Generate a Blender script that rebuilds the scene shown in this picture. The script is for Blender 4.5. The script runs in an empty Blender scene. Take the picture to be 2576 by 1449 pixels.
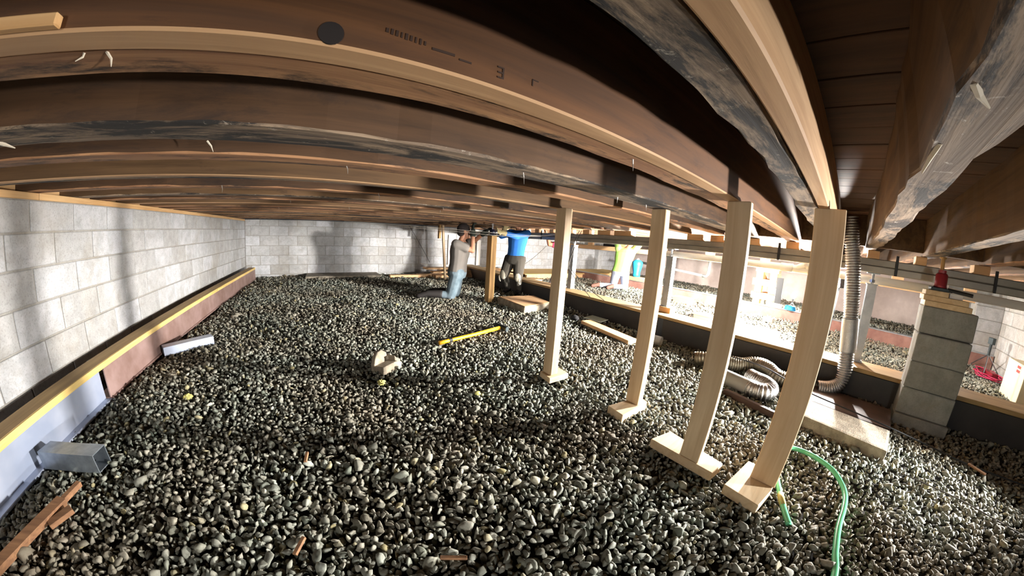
import bpy, bmesh, math, random
import numpy as np
from mathutils import Matrix, Vector

random.seed(7)
np.random.seed(7)
SC = bpy.context.scene
COL = SC.collection
PI = math.pi

# ------------------------------------------------------------------ camera (ultra wide lens of the photograph)
CAM_Z = 1.0
cd = bpy.data.cameras.new('camera')
cam = bpy.data.objects.new('camera', cd)
COL.objects.link(cam)
cd.type = 'PANO'
cd.sensor_width = 36
cd.sensor_fit = 'HORIZONTAL'
cd.panorama_type = 'FISHEYE_LENS_POLYNOMIAL'
cd.fisheye_fov = math.radians(240)
_a = 2576 / 36 / 1000
cd.fisheye_polynomial_k0 = 0
cd.fisheye_polynomial_k1 = -1.35201337 * _a
cd.fisheye_polynomial_k2 = 0.1920043 * _a ** 2
cd.fisheye_polynomial_k3 = 0.0192036 * _a ** 3
cd.fisheye_polynomial_k4 = 0
cd.clip_start = 0.01
R = (Matrix.Rotation(-0.59230482, 3, 'Z') @ Matrix.Rotation(PI / 2 - 0.15909821, 3, 'X') @ Matrix.Rotation(0.06614313, 3, 'Z'))
cam.matrix_world = Matrix.Translation((0, 0, CAM_Z)) @ R.to_4x4()
SC.camera = cam

# ------------------------------------------------------------------ world, lamps, exposure
SC.view_settings.view_transform = 'Standard'
SC.view_settings.look = 'None'
SC.view_settings.gamma = 1.0
SC.view_settings.use_curve_mapping = False
SC.view_settings.exposure = 1.35
cy = SC.cycles
cy.max_bounces = 7; cy.diffuse_bounces = 4; cy.glossy_bounces = 3; cy.caustics_reflective = False; cy.caustics_refractive = False
world = bpy.data.worlds.new('world')
SC.world = world
world.use_nodes = True
world.node_tree.nodes['Background'].inputs[0].default_value = (0.55, 0.6, 0.7, 1)
world.node_tree.nodes['Background'].inputs[1].default_value = 0.02

def area_lamp(name, loc, target, size, power, color):
    l = bpy.data.lights.new(name, 'AREA')
    l.shape = 'DISK'
    l.size = size
    l.energy = power
    l.color = color
    o = bpy.data.objects.new(name, l)
    COL.objects.link(o)
    o.location = loc
    d = Vector(target) - Vector(loc)
    o.rotation_euler = d.to_track_quat('-Z', 'Y').to_euler()
    return o
# added fill light behind the camera, lifting the faces turned towards it
area_lamp('fill_lamp', (-1.1, -1.5, 0.95), (1.3, 1.6, 0.75), 0.35, 8, (1.0, 0.97, 0.93))
# flood lamp on the ground just outside the right edge of the frame
sl = bpy.data.lights.new('ground_flood', 'SPOT')
sl.energy = 470; sl.spot_size = math.radians(78); sl.spot_blend = 1.0; sl.shadow_soft_size = 0.05; sl.color = (1.0, 0.985, 0.96)
so = bpy.data.objects.new('ground_flood', sl); COL.objects.link(so)
so.location = (2.62, -1.78, 0.42)
so.rotation_euler = (Vector((-1.2, 6.8, 0.55)) - so.location).to_track_quat('-Z', 'Y').to_euler()
LAMP_POWER = {'a': 240, 'b': 75, 'c': 75, 'd': 30, 'e': 470}

# ------------------------------------------------------------------ helpers
def lin(h):
    h = h.lstrip('#')
    r = []
    for i in (0, 2, 4):
        c = int(h[i:i + 2], 16) / 255
        r.append(c / 12.92 if c <= 0.04045 else ((c + 0.055) / 1.055) ** 2.4)
    return (*r, 1)

class MB:
    """collects vertices and faces (world coordinates)"""
    def __init__(s):
        s.v = []; s.f = []; s.m = []
    def add(s, vs, fs, mi=0):
        o = len(s.v)
        s.v += [tuple(p) for p in vs]
        s.f += [tuple(i + o for i in f) for f in fs]
        s.m += [mi] * len(fs)
        return s
    def box(s, c, d, rz=0.0, M=None, mi=0):
        hx, hy, hz = d[0] / 2, d[1] / 2, d[2] / 2
        T = Matrix.Translation(c) @ (M.to_4x4() if M is not None else Matrix.Rotation(rz, 4, 'Z'))
        vs = [T @ Vector((x, y, z)) for x in (-hx, hx) for y in (-hy, hy) for z in (-hz, hz)]
        return s.add(vs, [(0, 1, 3, 2), (4, 6, 7, 5), (0, 4, 5, 1), (2, 3, 7, 6), (0, 2, 6, 4), (1, 5, 7, 3)], mi)
    def box2(s, lo, hi, mi=0):
        return s.box([(a + b) / 2 for a, b in zip(lo, hi)], [b - a for a, b in zip(lo, hi)], mi=mi)
    def prism(s, base, z0, z1, mi=0):
        n = len(base)
        vs = [(x, y, z0) for x, y in base] + [(x, y, z1) for x, y in base]
        fs = [tuple(reversed(range(n))), tuple(range(n, 2 * n))] + [(i, (i + 1) % n, n + (i + 1) % n, n + i) for i in range(n)]
        return s.add(vs, fs, mi)
    def extr(s, prof, p0, p1, up=(0, 0, 1), mi=0):
        """profile (a,b) in the (side, up) plane swept straight from p0 to p1"""
        p0, p1 = Vector(p0), Vector(p1)
        d = (p1 - p0).normalized()
        up = Vector(up)
        side = d.cross(up).normalized()
        up = side.cross(d)
        n = len(prof)
        vs = [p0 + side * a + up * b for a, b in prof] + [p1 + side * a + up * b for a, b in prof]
        fs = [tuple(reversed(range(n))), tuple(range(n, 2 * n))] + [(i, (i + 1) % n, n + (i + 1) % n, n + i) for i in range(n)]
        return s.add(vs, fs, mi)
    def tube(s, pts, rad, n=8, cap=True, mi=0):
        pts = [Vector(p) for p in pts]
        k = len(pts)
        rr = rad if isinstance(rad, (list, tuple)) else [rad] * k
        vs = []; fs = []
        t0 = (pts[1] - pts[0]).normalized()
        nrm = t0.orthogonal().normalized()
        for i, p in enumerate(pts):
            t = (pts[min(i + 1, k - 1)] - pts[max(i - 1, 0)])
            t = t.normalized() if t.length > 1e-9 else t0
            nrm = (nrm - t * nrm.dot(t))
            nrm = nrm.normalized() if nrm.length > 1e-6 else t.orthogonal().normalized()
            b = t.cross(nrm)
            for j in range(n):
                a = 2 * PI * j / n
                vs.append(p + (nrm * math.cos(a) + b * math.sin(a)) * rr[i])
        for i in range(k - 1):
            for j in range(n):
                fs.append((i * n + j, i * n + (j + 1) % n, (i + 1) * n + (j + 1) % n, (i + 1) * n + j))
        if cap:
            fs.append(tuple(reversed(range(n))))
            fs.append(tuple(range((k - 1) * n, k * n)))
        return s.add(vs, fs, mi)
    def ring(s, c, r, t, axis=(0, 0, 1), n=20):
        ax = Vector(axis).normalized(); u = ax.orthogonal().normalized(); w = ax.cross(u)
        pts = [Vector(c) + (u * math.cos(2 * PI * i / n) + w * math.sin(2 * PI * i / n)) * r for i in range(n + 1)]
        return s.tube(pts, t, 6, False)
    def ell(s, c, rad, M=None, n=10, m=7, mi=0):
        c = Vector(c); vs = []; fs = []
        M = M or Matrix.Identity(3)
        for i in range(1, m):
            th = PI * i / m
            for j in range(n):
                ph = 2 * PI * j / n
                vs.append(c + M @ Vector((rad[0] * math.sin(th) * math.cos(ph), rad[1] * math.sin(th) * math.sin(ph), rad[2] * math.cos(th))))
        top, bot = len(vs), len(vs) + 1
        vs += [c + M @ Vector((0, 0, rad[2])), c - M @ Vector((0, 0, rad[2]))]
        for i in range(m - 2):
            for j in range(n):
                fs.append((i * n + j, (i + 1) * n + j, (i + 1) * n + (j + 1) % n, i * n + (j + 1) % n))
        for j in range(n):
            fs.append((top, j, (j + 1) % n))
            fs.append((bot, (m - 2) * n + (j + 1) % n, (m - 2) * n + j))
        return s.add(vs, fs, mi)
    def limb(s, p0, p1, r0, r1):
        s.tube([p0, p1], [r0, r1], 12)
        s.ell(p0, (r0,) * 3); s.ell(p1, (r1,) * 3)
        return s
    def loft(s, secs, n=16):
        vs = []; fs = []
        for c, ux, uy in secs:
            for j in range(n):
                a = 2 * PI * j / n
                vs.append(Vector(c) + Vector(ux) * math.cos(a) + Vector(uy) * math.sin(a))
        for i in range(len(secs) - 1):
            for j in range(n):
                fs.append((i * n + j, i * n + (j + 1) % n, (i + 1) * n + (j + 1) % n, (i + 1) * n + j))
        fs.append(tuple(reversed(range(n)))); fs.append(tuple(range((len(secs) - 1) * n, len(secs) * n)))
        return s.add(vs, fs)

def link_mesh(name, me, mats, parent=None, loc=None):
    for m in (mats if isinstance(mats, (list, tuple)) else [mats]):
        me.materials.append(m)
    o = bpy.data.objects.new(name, me)
    COL.objects.link(o)
    if parent is not None:
        o.parent = parent
    if loc is not None:
        o.location = loc
    return o

def wloc(o):
    p = Vector((0, 0, 0))
    while o is not None:
        p += o.location
        o = o.parent
    return p

def build(name, mb, mats, parent=None, bevel=0.0, smooth=False, seg=1):
    """ONE mesh object out of a builder; vertices become local to the parent (or to its own base)"""
    V = np.array([tuple(v) for v in mb.v], float)
    if parent is not None:
        off = np.array(wloc(parent)); loc = None
    else:
        lo, hi = V.min(0), V.max(0)
        off = np.array([(lo[0] + hi[0]) / 2, (lo[1] + hi[1]) / 2, lo[2]]); loc = tuple(off)
    V = V - off
    me = bpy.data.meshes.new(name)
    me.from_pydata([tuple(v) for v in V], [], mb.f)
    me.polygons.foreach_set('material_index', mb.m)
    bm = bmesh.new(); bm.from_mesh(me)
    bmesh.ops.recalc_face_normals(bm, faces=bm.faces)
    if bevel > 0:
        ed = [e for e in bm.edges if len(e.link_faces) == 2 and e.calc_face_angle(0) > 0.5]
        bmesh.ops.bevel(bm, geom=ed, offset=bevel, segments=seg, profile=0.7, affect='EDGES')
    bm.to_mesh(me); bm.free()
    if smooth:
        me.polygons.foreach_set('use_smooth', [True] * len(me.polygons))
    return link_mesh(name, me, mats, parent, loc)

def tag(o, label, cat, group=None):
    o['label'] = label; o['category'] = cat
    if group:
        o['group'] = group
    return o

def thing(name, label, cat, loc, group=None):
    o = bpy.data.objects.new(name, None)
    COL.objects.link(o)
    o.location = loc
    o.empty_display_size = 0.1
    return tag(o, label, cat, group)

def structure(o):
    o['kind'] = 'structure'
    return o

def piece(name, src, parent, loc):
    """a further piece that shares the mesh of an earlier one"""
    o = bpy.data.objects.new(name, src.data)
    COL.objects.link(o)
    o.parent = parent
    o.location = loc
    return o

def fuse(name, mb, mat, parent, voxel=0.012, iters=3):
    """several overlapping volumes grown into one continuous skin"""
    tmp = bpy.data.meshes.new('tmp')
    off = wloc(parent)
    tmp.from_pydata([tuple(Vector(v) - off) for v in mb.v], [], mb.f)
    bm = bmesh.new(); bm.from_mesh(tmp); bmesh.ops.recalc_face_normals(bm, faces=bm.faces); bm.to_mesh(tmp); bm.free()
    o = bpy.data.objects.new('tmp', tmp); COL.objects.link(o)
    r = o.modifiers.new('r', 'REMESH'); r.mode = 'VOXEL'; r.voxel_size = voxel
    s = o.modifiers.new('s', 'SMOOTH'); s.factor = 0.5; s.iterations = iters
    dg = bpy.context.evaluated_depsgraph_get()
    me = bpy.data.meshes.new_from_object(o.evaluated_get(dg))
    me.name = name
    bpy.data.objects.remove(o); bpy.data.meshes.remove(tmp)
    me.materials.clear()
    me.polygons.foreach_set('use_smooth', [True] * len(me.polygons))
    return link_mesh(name, me, mat, parent)

# ------------------------------------------------------------------ materials
def new_mat(name, rough=0.7, metal=0.0):
    m = bpy.data.materials.new(name)
    m.use_nodes = True
    nt = m.node_tree
    b = nt.nodes['Principled BSDF']
    b.inputs['Roughness'].default_value = rough
    b.inputs['Metallic'].default_value = metal
    return m, nt, b

def N(nt, t, **kw):
    n = nt.nodes.new(t)
    for k, v in kw.items():
        if k in ('operation', 'blend_type', 'data_type', 'noise_dimensions', 'feature', 'interpolation'):
            setattr(n, k, v)
        else:
            n.inputs[k].default_value = v
    return n

def ramp(nt, fac, stops):
    r = nt.nodes.new('ShaderNodeValToRGB')
    el = r.color_ramp.elements
    while len(el) < len(stops):
        el.new(0.5)
    for e, (p, c) in zip(el, stops):
        e.position = p
        e.color = lin(c) if isinstance(c, str) else (c, c, c, 1)
    nt.links.new(fac, r.inputs[0])
    return r.outputs[0]

def mixc(nt, fac, a, b, mode='MIX'):
    m = nt.nodes.new('ShaderNodeMix')
    m.data_type = 'RGBA'; m.blend_type = mode
    for s, x in ((0, fac), (6, a), (7, b)):
        if hasattr(x, 'links'):
            nt.links.new(x, m.inputs[s])
        else:
            m.inputs[s].default_value = lin(x) if isinstance(x, str) else x
    return m.outputs[2]

def coords(nt, scale=(1, 1, 1), world=False, jitter=True):
    """object coordinates, shifted per object so that copies do not repeat"""
    if world:
        src = nt.nodes.new('ShaderNodeNewGeometry').outputs['Position']
    else:
        src = nt.nodes.new('ShaderNodeTexCoord').outputs['Object']
    mp = nt.nodes.new('ShaderNodeMapping')
    mp.inputs['Scale'].default_value = scale
    nt.links.new(src, mp.inputs['Vector'])
    out = mp.outputs[0]
    if jitter and not world:
        oi = nt.nodes.new('ShaderNodeObjectInfo')
        mu = nt.nodes.new('ShaderNodeVectorMath'); mu.operation = 'SCALE'
        mu.inputs[0].default_value = (17.3, 9.1, 13.7)
        nt.links.new(oi.outputs['Random'], mu.inputs['Scale'])
        ad = nt.nodes.new('ShaderNodeVectorMath'); ad.operation = 'ADD'
        nt.links.new(out, ad.inputs[0]); nt.links.new(mu.outputs[0], ad.inputs[1])
        out = ad.outputs[0]
    return out

def noise(nt, vec, scale, detail=4, rough=0.55, dist=0.0):
    n = nt.nodes.new('ShaderNodeTexNoise')
    n.inputs['Scale'].default_value = scale
    n.inputs['Detail'].default_value = detail
    n.inputs['Roughness'].default_value = rough
    n.inputs['Distortion'].default_value = dist
    nt.links.new(vec, n.inputs['Vector'])
    return n.outputs[0]

def bump(nt, b, h, strength=0.3, dist=0.01):
    n = nt.nodes.new('ShaderNodeBump')
    n.inputs['Strength'].default_value = strength
    n.inputs['Distance'].default_value = dist
    nt.links.new(h, n.inputs['Height'])
    nt.links.new(n.outputs[0], b.inputs['Normal'])

def wood(name, c1, c2, axis='x', rough=0.75, grain=1.0, dark=None, dark_at=(0.55, 0.7), speck=None, bstr=0.25):
    m, nt, b = new_mat(name, rough)
    sc = [28.0 * grain] * 3
    sc['xyz'.index(axis)] = 1.6 * grain
    v = coords(nt, tuple(sc))
    g = noise(nt, v, 1.0, 5, 0.6, 0.6)
    col = ramp(nt, g, [(0.30, c1), (0.68, c2)])
    v2 = coords(nt, (1, 1, 1))
    big = noise(nt, v2, 2.3, 3, 0.6, 0.3)
    col = mixc(nt, ramp(nt, big, [(0.35, 0.0), (0.75, 0.45)]), col, c1)
    if dark:
        sc2 = [9.0] * 3; sc2['xyz'.index(axis)] = 2.2
        mo = noise(nt, coords(nt, tuple(sc2)), 1.0, 8, 0.75, 0.5)
        col = mixc(nt, ramp(nt, mo, [(dark_at[0], 0.0), (dark_at[1], 1.0)]), col, dark)
    if speck:
        sp = noise(nt, coords(nt, (22, 22, 22)), 1.0, 9, 0.75, 0.8)
        col = mixc(nt, ramp(nt, sp, [(0.60, 0.0), (0.68, 0.8)]), col, speck)
    nt.links.new(col, b.inputs['Base Color'])
    bump(nt, b, g, bstr, 0.004)
    return m

def plain(name, c, rough=0.6, metal=0.0, var=0.12, scale=8.0, bs=0.0, c2=None):
    m, nt, b = new_mat(name, rough, metal)
    n = noise(nt, coords(nt), scale, 4, 0.6)
    if c2 is None:
        base = lin(c)
        k = 1 - var * 2
        a = tuple(x * k for x in base[:3]) + (1,)
        col = mixc(nt, n, a, base)
    else:
        col = mixc(nt, ramp(nt, n, [(0.38, 0.0), (0.66, 1.0)]), lin(c), lin(c2))
    nt.links.new(col, b.inputs['Base Color'])
    if bs:
        bump(nt, b, noise(nt, coords(nt), scale * 9, 3), bs, 0.004)
    return m

def block_mat(name, c1, c2, stain, mortar=False):
    m, nt, b = new_mat(name, 0.92)
    oi = nt.nodes.new('ShaderNodeObjectInfo')
    pos = coords(nt, world=True)
    big = noise(nt, pos, 1.7, 4, 0.65, 0.4)
    mid = noise(nt, coords(nt), 9.0, 6, 0.7)
    col = mixc(nt, ramp(nt, mid, [(0.30, 0.0), (0.72, 1.0)]), lin(c1), lin(c2))
    if not mortar:
        tint = ramp(nt, oi.outputs['Random'], [(0.0, '#d6d2c9'), (0.5, '#e9e7e2'), (1.0, '#ffffff')])
        col = mixc(nt, 0.75, col, tint, 'MULTIPLY')
    col = mixc(nt, ramp(nt, big, [(0.52, 0.0), (0.74, 0.55)]), col, stain)
    fine = noise(nt, pos, 90.0, 3, 0.6)
    col = mixc(nt, ramp(nt, fine, [(0.52, 0.0), (0.72, 0.45)]), col, '#6f6c66')
    col = mixc(nt, ramp(nt, noise(nt, pos, 6.5, 6, 0.75, 0.6), [(0.50, 0.0), (0.70, 0.40)]), col, '#847d70')
    nt.links.new(col, b.inputs['Base Color'])
    bump(nt, b, fine, 0.35, 0.004)
    return m

M = {}
M['new_x'] = wood('pine_along_x', '#b98d5a', '#dcb684', 'x', 0.7, 1.0)
M['new_y'] = wood('pine_along_y', '#b98d5a', '#dcb684', 'y', 0.7, 1.0)
M['new_z'] = wood('pine_along_z', '#bc9d78', '#dac29e', 'z', 0.65, 0.8)
M['pad'] = wood('pine_offcut', '#bfa27c', '#dec8a4', 'x', 0.7, 0.8)
M['old_z'] = wood('weathered_post_wood', '#8f6c3e', '#c09a62', 'z', 0.75, 1.0)
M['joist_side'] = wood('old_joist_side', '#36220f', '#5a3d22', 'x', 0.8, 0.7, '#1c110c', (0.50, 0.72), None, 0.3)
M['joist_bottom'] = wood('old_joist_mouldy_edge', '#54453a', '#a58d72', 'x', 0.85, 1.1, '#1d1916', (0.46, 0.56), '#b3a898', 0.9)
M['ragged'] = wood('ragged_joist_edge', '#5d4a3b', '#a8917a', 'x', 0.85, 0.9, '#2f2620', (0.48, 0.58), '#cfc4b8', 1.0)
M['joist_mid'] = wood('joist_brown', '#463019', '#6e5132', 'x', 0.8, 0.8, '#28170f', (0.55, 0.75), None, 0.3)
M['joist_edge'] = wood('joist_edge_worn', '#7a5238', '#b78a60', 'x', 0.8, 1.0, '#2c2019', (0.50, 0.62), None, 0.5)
M['stamped'] = wood('stamped_joist_side', '#40260f', '#6b431f', 'x', 0.75, 0.6, '#2a150c', (0.52, 0.75))
M['sister'] = wood('new_sister_joist', '#a07a55', '#c6a077', 'x', 0.7, 1.0)
M['subfloor'] = wood('subfloor_board', '#3c281b', '#5c3f2b', 'y', 0.85, 0.6, '#2a160e', (0.55, 0.75))
M['plank_y'] = wood('beam_cap_plank', '#8f754e', '#bb9d6c', 'y', 0.75, 1.0)
M['yellow_edge'] = wood('yellow_pine_edge', '#cda85a', '#ecd490', 'y', 0.7, 1.6)
M['brown_wood'] = wood('brown_splinter', '#6b4a32', '#9c7350', 'x', 0.8, 1.2)
M['dark_board'] = wood('dark_wet_board', '#2c1d16', '#4a3022', 'y', 0.6, 0.8)
M['orange_wood'] = wood('crib_timber', '#c1966a', '#dfb98a', 'y', 0.7, 0.8)
M['ply'] = wood('plywood_sheet', '#d4a95c', '#e8c886', 'x', 0.7, 0.4)
M['block'] = block_mat('concrete_block', '#a7a9ab', '#cbccd0', '#9b9384')
M['mortar'] = block_mat('mortar', '#8b8882', '#a5a29b', '#8f8470', True)
M['block_white'] = block_mat('pale_concrete_block', '#c4c2bf', '#dedddb', '#b8aa9c')
M['pier'] = block_mat('pier_block', '#7c7d7b', '#9b9d9b', '#77776a')
M['concrete'] = plain('rough_concrete', '#827868', 0.95, 0, 0.25, 14, 0.8, '#a89d8a')
M['concrete_dark'] = plain('damp_concrete', '#6e665a', 0.95, 0, 0.25, 14, 0.8, '#8f8676')
M['plaster'] = plain('pale_parged_wall', '#d9c6bd', 0.9, 0, 0.1, 3, 0.2, '#ead9d0')
M['soil'] = plain('dark_soil', '#17130f', 1.0, 0, 0.2, 20, 0.5, '#2a231b')
M['steel_blue'] = plain('grey_blue_steel', '#a0abc2', 0.36, 0.3, 0.1, 3, 0.05, '#b6bed0')
M['steel_rust'] = plain('red_oxide_steel', '#83685f', 0.5, 0.15, 0.1, 4, 0.05, '#a08680')
M['steel_rust2'] = plain('red_primer_steel', '#8a6258', 0.6, 0.1, 0.1, 4, 0.05, '#a67d70')
M['girder'] = plain('grey_painted_girder', '#87837a', 0.45, 0.35, 0.1, 2.5, 0.0, '#a09c92')
M['galv'] = plain('galvanised_steel', '#8b949d', 0.35, 0.7, 0.1, 12, 0.0, '#aab3bb')
M['galv_pale'] = plain('pale_galvanised_steel', '#9fa3a6', 0.4, 0.4, 0.1, 10, 0.0, '#b5b9bb')
M['chrome'] = plain('bright_steel', '#c8ccd0', 0.2, 0.95, 0.05, 8)
M['foil'] = plain('aluminium_foil', '#b9b9ba', 0.24, 0.95, 0.08, 20, 0.8)
M['foil_dusty'] = plain('dusty_foil', '#8f8572', 0.38, 0.75, 0.1, 20, 0.8)
M['beam_black'] = plain('black_coated_beam', '#2b2a2a', 0.55, 0.05, 0.15, 3, 0.1, '#3a3735')
M['pvc'] = plain('white_pvc', '#dcd8d0', 0.35, 0, 0.05)
M['pvc_grey'] = plain('grey_pvc', '#9a9a96', 0.4, 0, 0.08)
M['hose'] = plain('green_hose', '#6cc493', 0.2, 0, 0.1, 10)
M['tape'] = plain('pale_tape', '#b9ac62', 0.5)
M['black'] = plain('black_rubber', '#191919', 0.55)
M['black_cloth'] = plain('black_cloth', '#1c1b1d', 0.9, 0, 0.15, 20, 0.3)
M['wire'] = plain('grey_wire', '#4b463f', 0.5)
M['string'] = plain('pale_string', '#e6ddcb', 0.7)
M['splinter'] = plain('pale_splinter', '#d9cdb8', 0.8)
M['nail'] = plain('steel_nail', '#a8a29a', 0.4, 0.7)
M['yellow'] = plain('yellow_fibreglass', '#e0a21c', 0.45, 0, 0.08)
M['navy'] = plain('dark_navy_steel', '#23263a', 0.4, 0.4, 0.1, 10)
M['head'] = plain('dark_forged_steel', '#3b4446', 0.5, 0.5, 0.15, 14)
M['red'] = plain('red_enamel', '#8e2530', 0.4, 0.1, 0.08)
M['redcord'] = plain('red_cord', '#d22f5c', 0.5)
M['skin'] = plain('skin', '#b07c5f', 0.6, 0, 0.05)
M['hair'] = plain('dark_hair', '#1d1512', 0.8)
M['cap'] = plain('dark_knit', '#241a17', 0.95, 0, 0.2, 40, 0.4)
M['grey_shirt'] = plain('grey_cotton', '#66605a', 0.95, 0, 0.12, 9, 0.3)
M['blue_shirt'] = plain('blue_cotton', '#2268b8', 0.9, 0, 0.12, 9, 0.3)
M['green_shirt'] = plain('lime_cotton', '#a3dc6a', 0.9, 0, 0.08, 9, 0.2)
M['pink_shirt'] = plain('pink_red_cotton', '#d0466a', 0.9, 0, 0.1, 9, 0.2)
M['jeans'] = plain('worn_jeans', '#68767e', 0.95, 0, 0.15, 7, 0.4, '#46565e')
M['khaki'] = plain('dark_khaki', '#413c34', 0.95, 0, 0.15, 9, 0.3)
M['grey_trousers'] = plain('grey_trousers', '#9aa0b0', 0.95, 0, 0.1, 9, 0.3)
M['boot'] = plain('dark_boot', '#1f1a18', 0.7, 0, 0.15, 12)
M['brown_boot'] = plain('brown_boot', '#7a5648', 0.75, 0, 0.15, 12)
M['glove'] = plain('dark_green_glove', '#20271f', 0.9)
M['glove_pale'] = plain('pale_glove', '#c8b98a', 0.9)
M['kneepad'] = plain('pale_knee_pad', '#9b9484', 0.8)
M['blue_plastic'] = plain('bright_blue_plastic', '#2a9fd8', 0.4)
M['cardboard'] = plain('cream_cardboard', '#e6d6b0', 0.85)
M['red_print'] = plain('red_print', '#c3403c', 0.8)
M['paper'] = plain('greenish_paper', '#c6d3c2', 0.85)
M['yellow_moss'] = plain('yellow_lump', '#cfc878', 0.95, 0, 0.1, 30, 0.6)
M['knot'] = plain('knot', '#160b07', 0.8)
M['ink'] = plain('faded_ink', '#331f12', 0.85)

def emit(name, c, s):
    m, nt, b = new_mat(name, 0.4)
    b.inputs['Base Color'].default_value = lin(c)
    b.inputs['Emission Color'].default_value = lin(c)
    b.inputs['Emission Strength'].default_value = s
    return m

def gravel_mat():
    m, nt, b = new_mat('gravel_stone', 0.8)
    g = nt.nodes.new('ShaderNodeNewGeometry')
    rnd = g.outputs['Random Per Island']
    col = ramp(nt, rnd, [(0.0, '#5b625b'), (0.2, '#7c8078'), (0.38, '#93968e'), (0.55, '#6b766c'), (0.7, '#a3a196'), (0.82, '#87908a'), (0.93, '#bbbab0'), (1.0, '#9c9468')])
    n = noise(nt, coords(nt, world=True), 60, 4, 0.65)
    col = mixc(nt, ramp(nt, n, [(0.35, 0.45), (0.65, 0.0)]), col, '#3c3a33')
    col = mixc(nt, 1.0, col, (1.04, 1.03, 0.98, 1), 'MULTIPLY')
    warm_tint = noise(nt, coords(nt, world=True), 0.9, 4, 0.6)
    col = mixc(nt, ramp(nt, warm_tint, [(0.42, 0.0), (0.62, 0.55)]), col, '#6d5a44')  # brown tint in broad noise patches, standing in for warm light on the stones
    nt.links.new(col, b.inputs['Base Color'])
    bump(nt, b, n, 0.3, 0.003)
    return m
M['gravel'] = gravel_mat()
# ------------------------------------------------------------------ the setting
XL, YB, YR, XF = -1.78, 7.65, -2.65, 10.7
JZ, CZ = 1.237, 1.52
structure(build('floor', MB().box2((XL - 0.3, YR - 0.3, -0.25), (XF + 0.3, YB + 0.3, -0.028)), M['soil']))

def block_wall(name, axis, at, face, rows, offs, a0, a1, slab, mat, mortar, length=0.4064):
    """mortar slab plus one chamfered block per piece; axis = direction of the courses"""
    w = structure(build(name, MB().box2(*slab), M[mortar]))
    w0 = wloc(w)
    for i in range(len(rows) - 1):
        z1, z0 = rows[i], rows[i + 1]
        h = z1 - z0 - 0.011
        srcs = {}
        s = offs[i % 2]
        s = a0 + ((s - a0) % length) - length
        while s < a1 - 0.01:
            lo, hi = max(s, a0) + 0.0055, min(s + length, a1) - 0.0055
            s += length
            if hi - lo < 0.03:
                continue
            L = round(hi - lo, 3)
            proud = random.uniform(-0.0015, 0.0015)
            c = (lo + hi) / 2
            p = (at + face * (-0.02 + proud), c, (z0 + z1) / 2) if axis == 'y' else (c, at + face * (-0.02 + proud), (z0 + z1) / 2)
            loc = Vector(p) - w0
            if L not in srcs:
                d = (0.04, L, h) if axis == 'y' else (L, 0.04, h)
                b = build('block', MB().box((0, 0, 0), d), M[mat], None, 0.004)
                b.parent = w; b.location = loc
                me = b.data
                me.transform(Matrix.Translation((0, 0, -h / 2)))
                srcs[L] = b
            else:
                piece('block', srcs[L], w, loc)
    return w
block_wall('wall_left', 'y', XL, 1, [1.199, 1.022, 0.832, 0.637, 0.43, 0.225, 0.02, -0.18], (1.985, 1.785), 1.2, YB, ((XL - 0.2, YR - 0.2, -0.2), (XL - 0.010, YB + 0.2, 1.199)), 'block', 'mortar')
block_wall('wall_back', 'x', YB, -1, [1.232, 1.096, 0.886, 0.67, 0.455, 0.248, 0.04, -0.16], (1.384, 1.19), XL, XF, ((XL, YB + 0.006, -0.2), (XF, YB + 0.2, 1.232)), 'block', 'mortar')
block_wall('wall_right', 'x', YR, 1, [1.232, 1.08, 0.885, 0.692, 0.505, 0.31, 0.11, -0.1], (6.93, 6.73), 3.4, 6.92, ((XL, YR - 0.2, -0.2), (XF, YR - 0.006, 1.232)), 'block_white', 'mortar')
structure(build('wall_far', MB().box2((XF, YR - 0.2, -0.2), (XF + 0.2, YB + 0.2, 1.232)), M['plaster']))
# footing ledge along the back wall
structure(build('trim_1', MB().box2((-0.45, YB - 0.62, -0.1), (1.15, YB - 0.02, 0.055)), M['concrete_dark'], None, 0.012))
# block pilaster on the right wall
pil = structure(build('trim_2', MB().box2((6.915, YR, -0.1), (7.2, -2.2, 1.0)), M['mortar']))
for i, (z0, z1) in enumerate(((0.11, 0.3), (0.31, 0.5), (0.51, 0.69), (0.70, 0.885), (0.895, 1.0))):
    build('block', MB().box2((6.9, YR + 0.004, z0), (6.93, -2.205, z1)), M['block'], pil, 0.004)
# pilasters of the back wall, lit edge and dark panel beside it
structure(build('trim_3', MB().box2((8.8, YB - 0.2, 0.0), (9.02, YB, 1.232)), M['block'], None, 0.006))
tag(build('insulation_panel', MB().box2((9.03, YB - 0.07, 0.9), (10.3, YB - 0.03, 1.12)), M['black_cloth'], None, 0.004),
    'dark flat panel fixed high on the far block wall beside a pilaster', 'panel')

# subfloor boards above the joists
ceil = structure(build('ceiling', MB().box2((XL - 0.3, YR - 0.3, CZ + 0.026), (XF + 0.3, YB + 0.3, CZ + 0.06)), M['subfloor']))
cw = wloc(ceil)
src = None
x = XL - 0.25
while x < XF:
    p = Vector((x + 0.095, (YB + YR) / 2, CZ + random.uniform(0.0, 0.003)))
    if src is None:
        src = build('board', MB().box2((-0.0925, YR - 0.1 - p.y, 0), (0.0925, YB + 0.1 - p.y, 0.024)), M['subfloor'], None, 0.002)
        src.parent = ceil; src.location = p - cw
    else:
        piece('board', src, ceil, p - cw)
    x += 0.19

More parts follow.
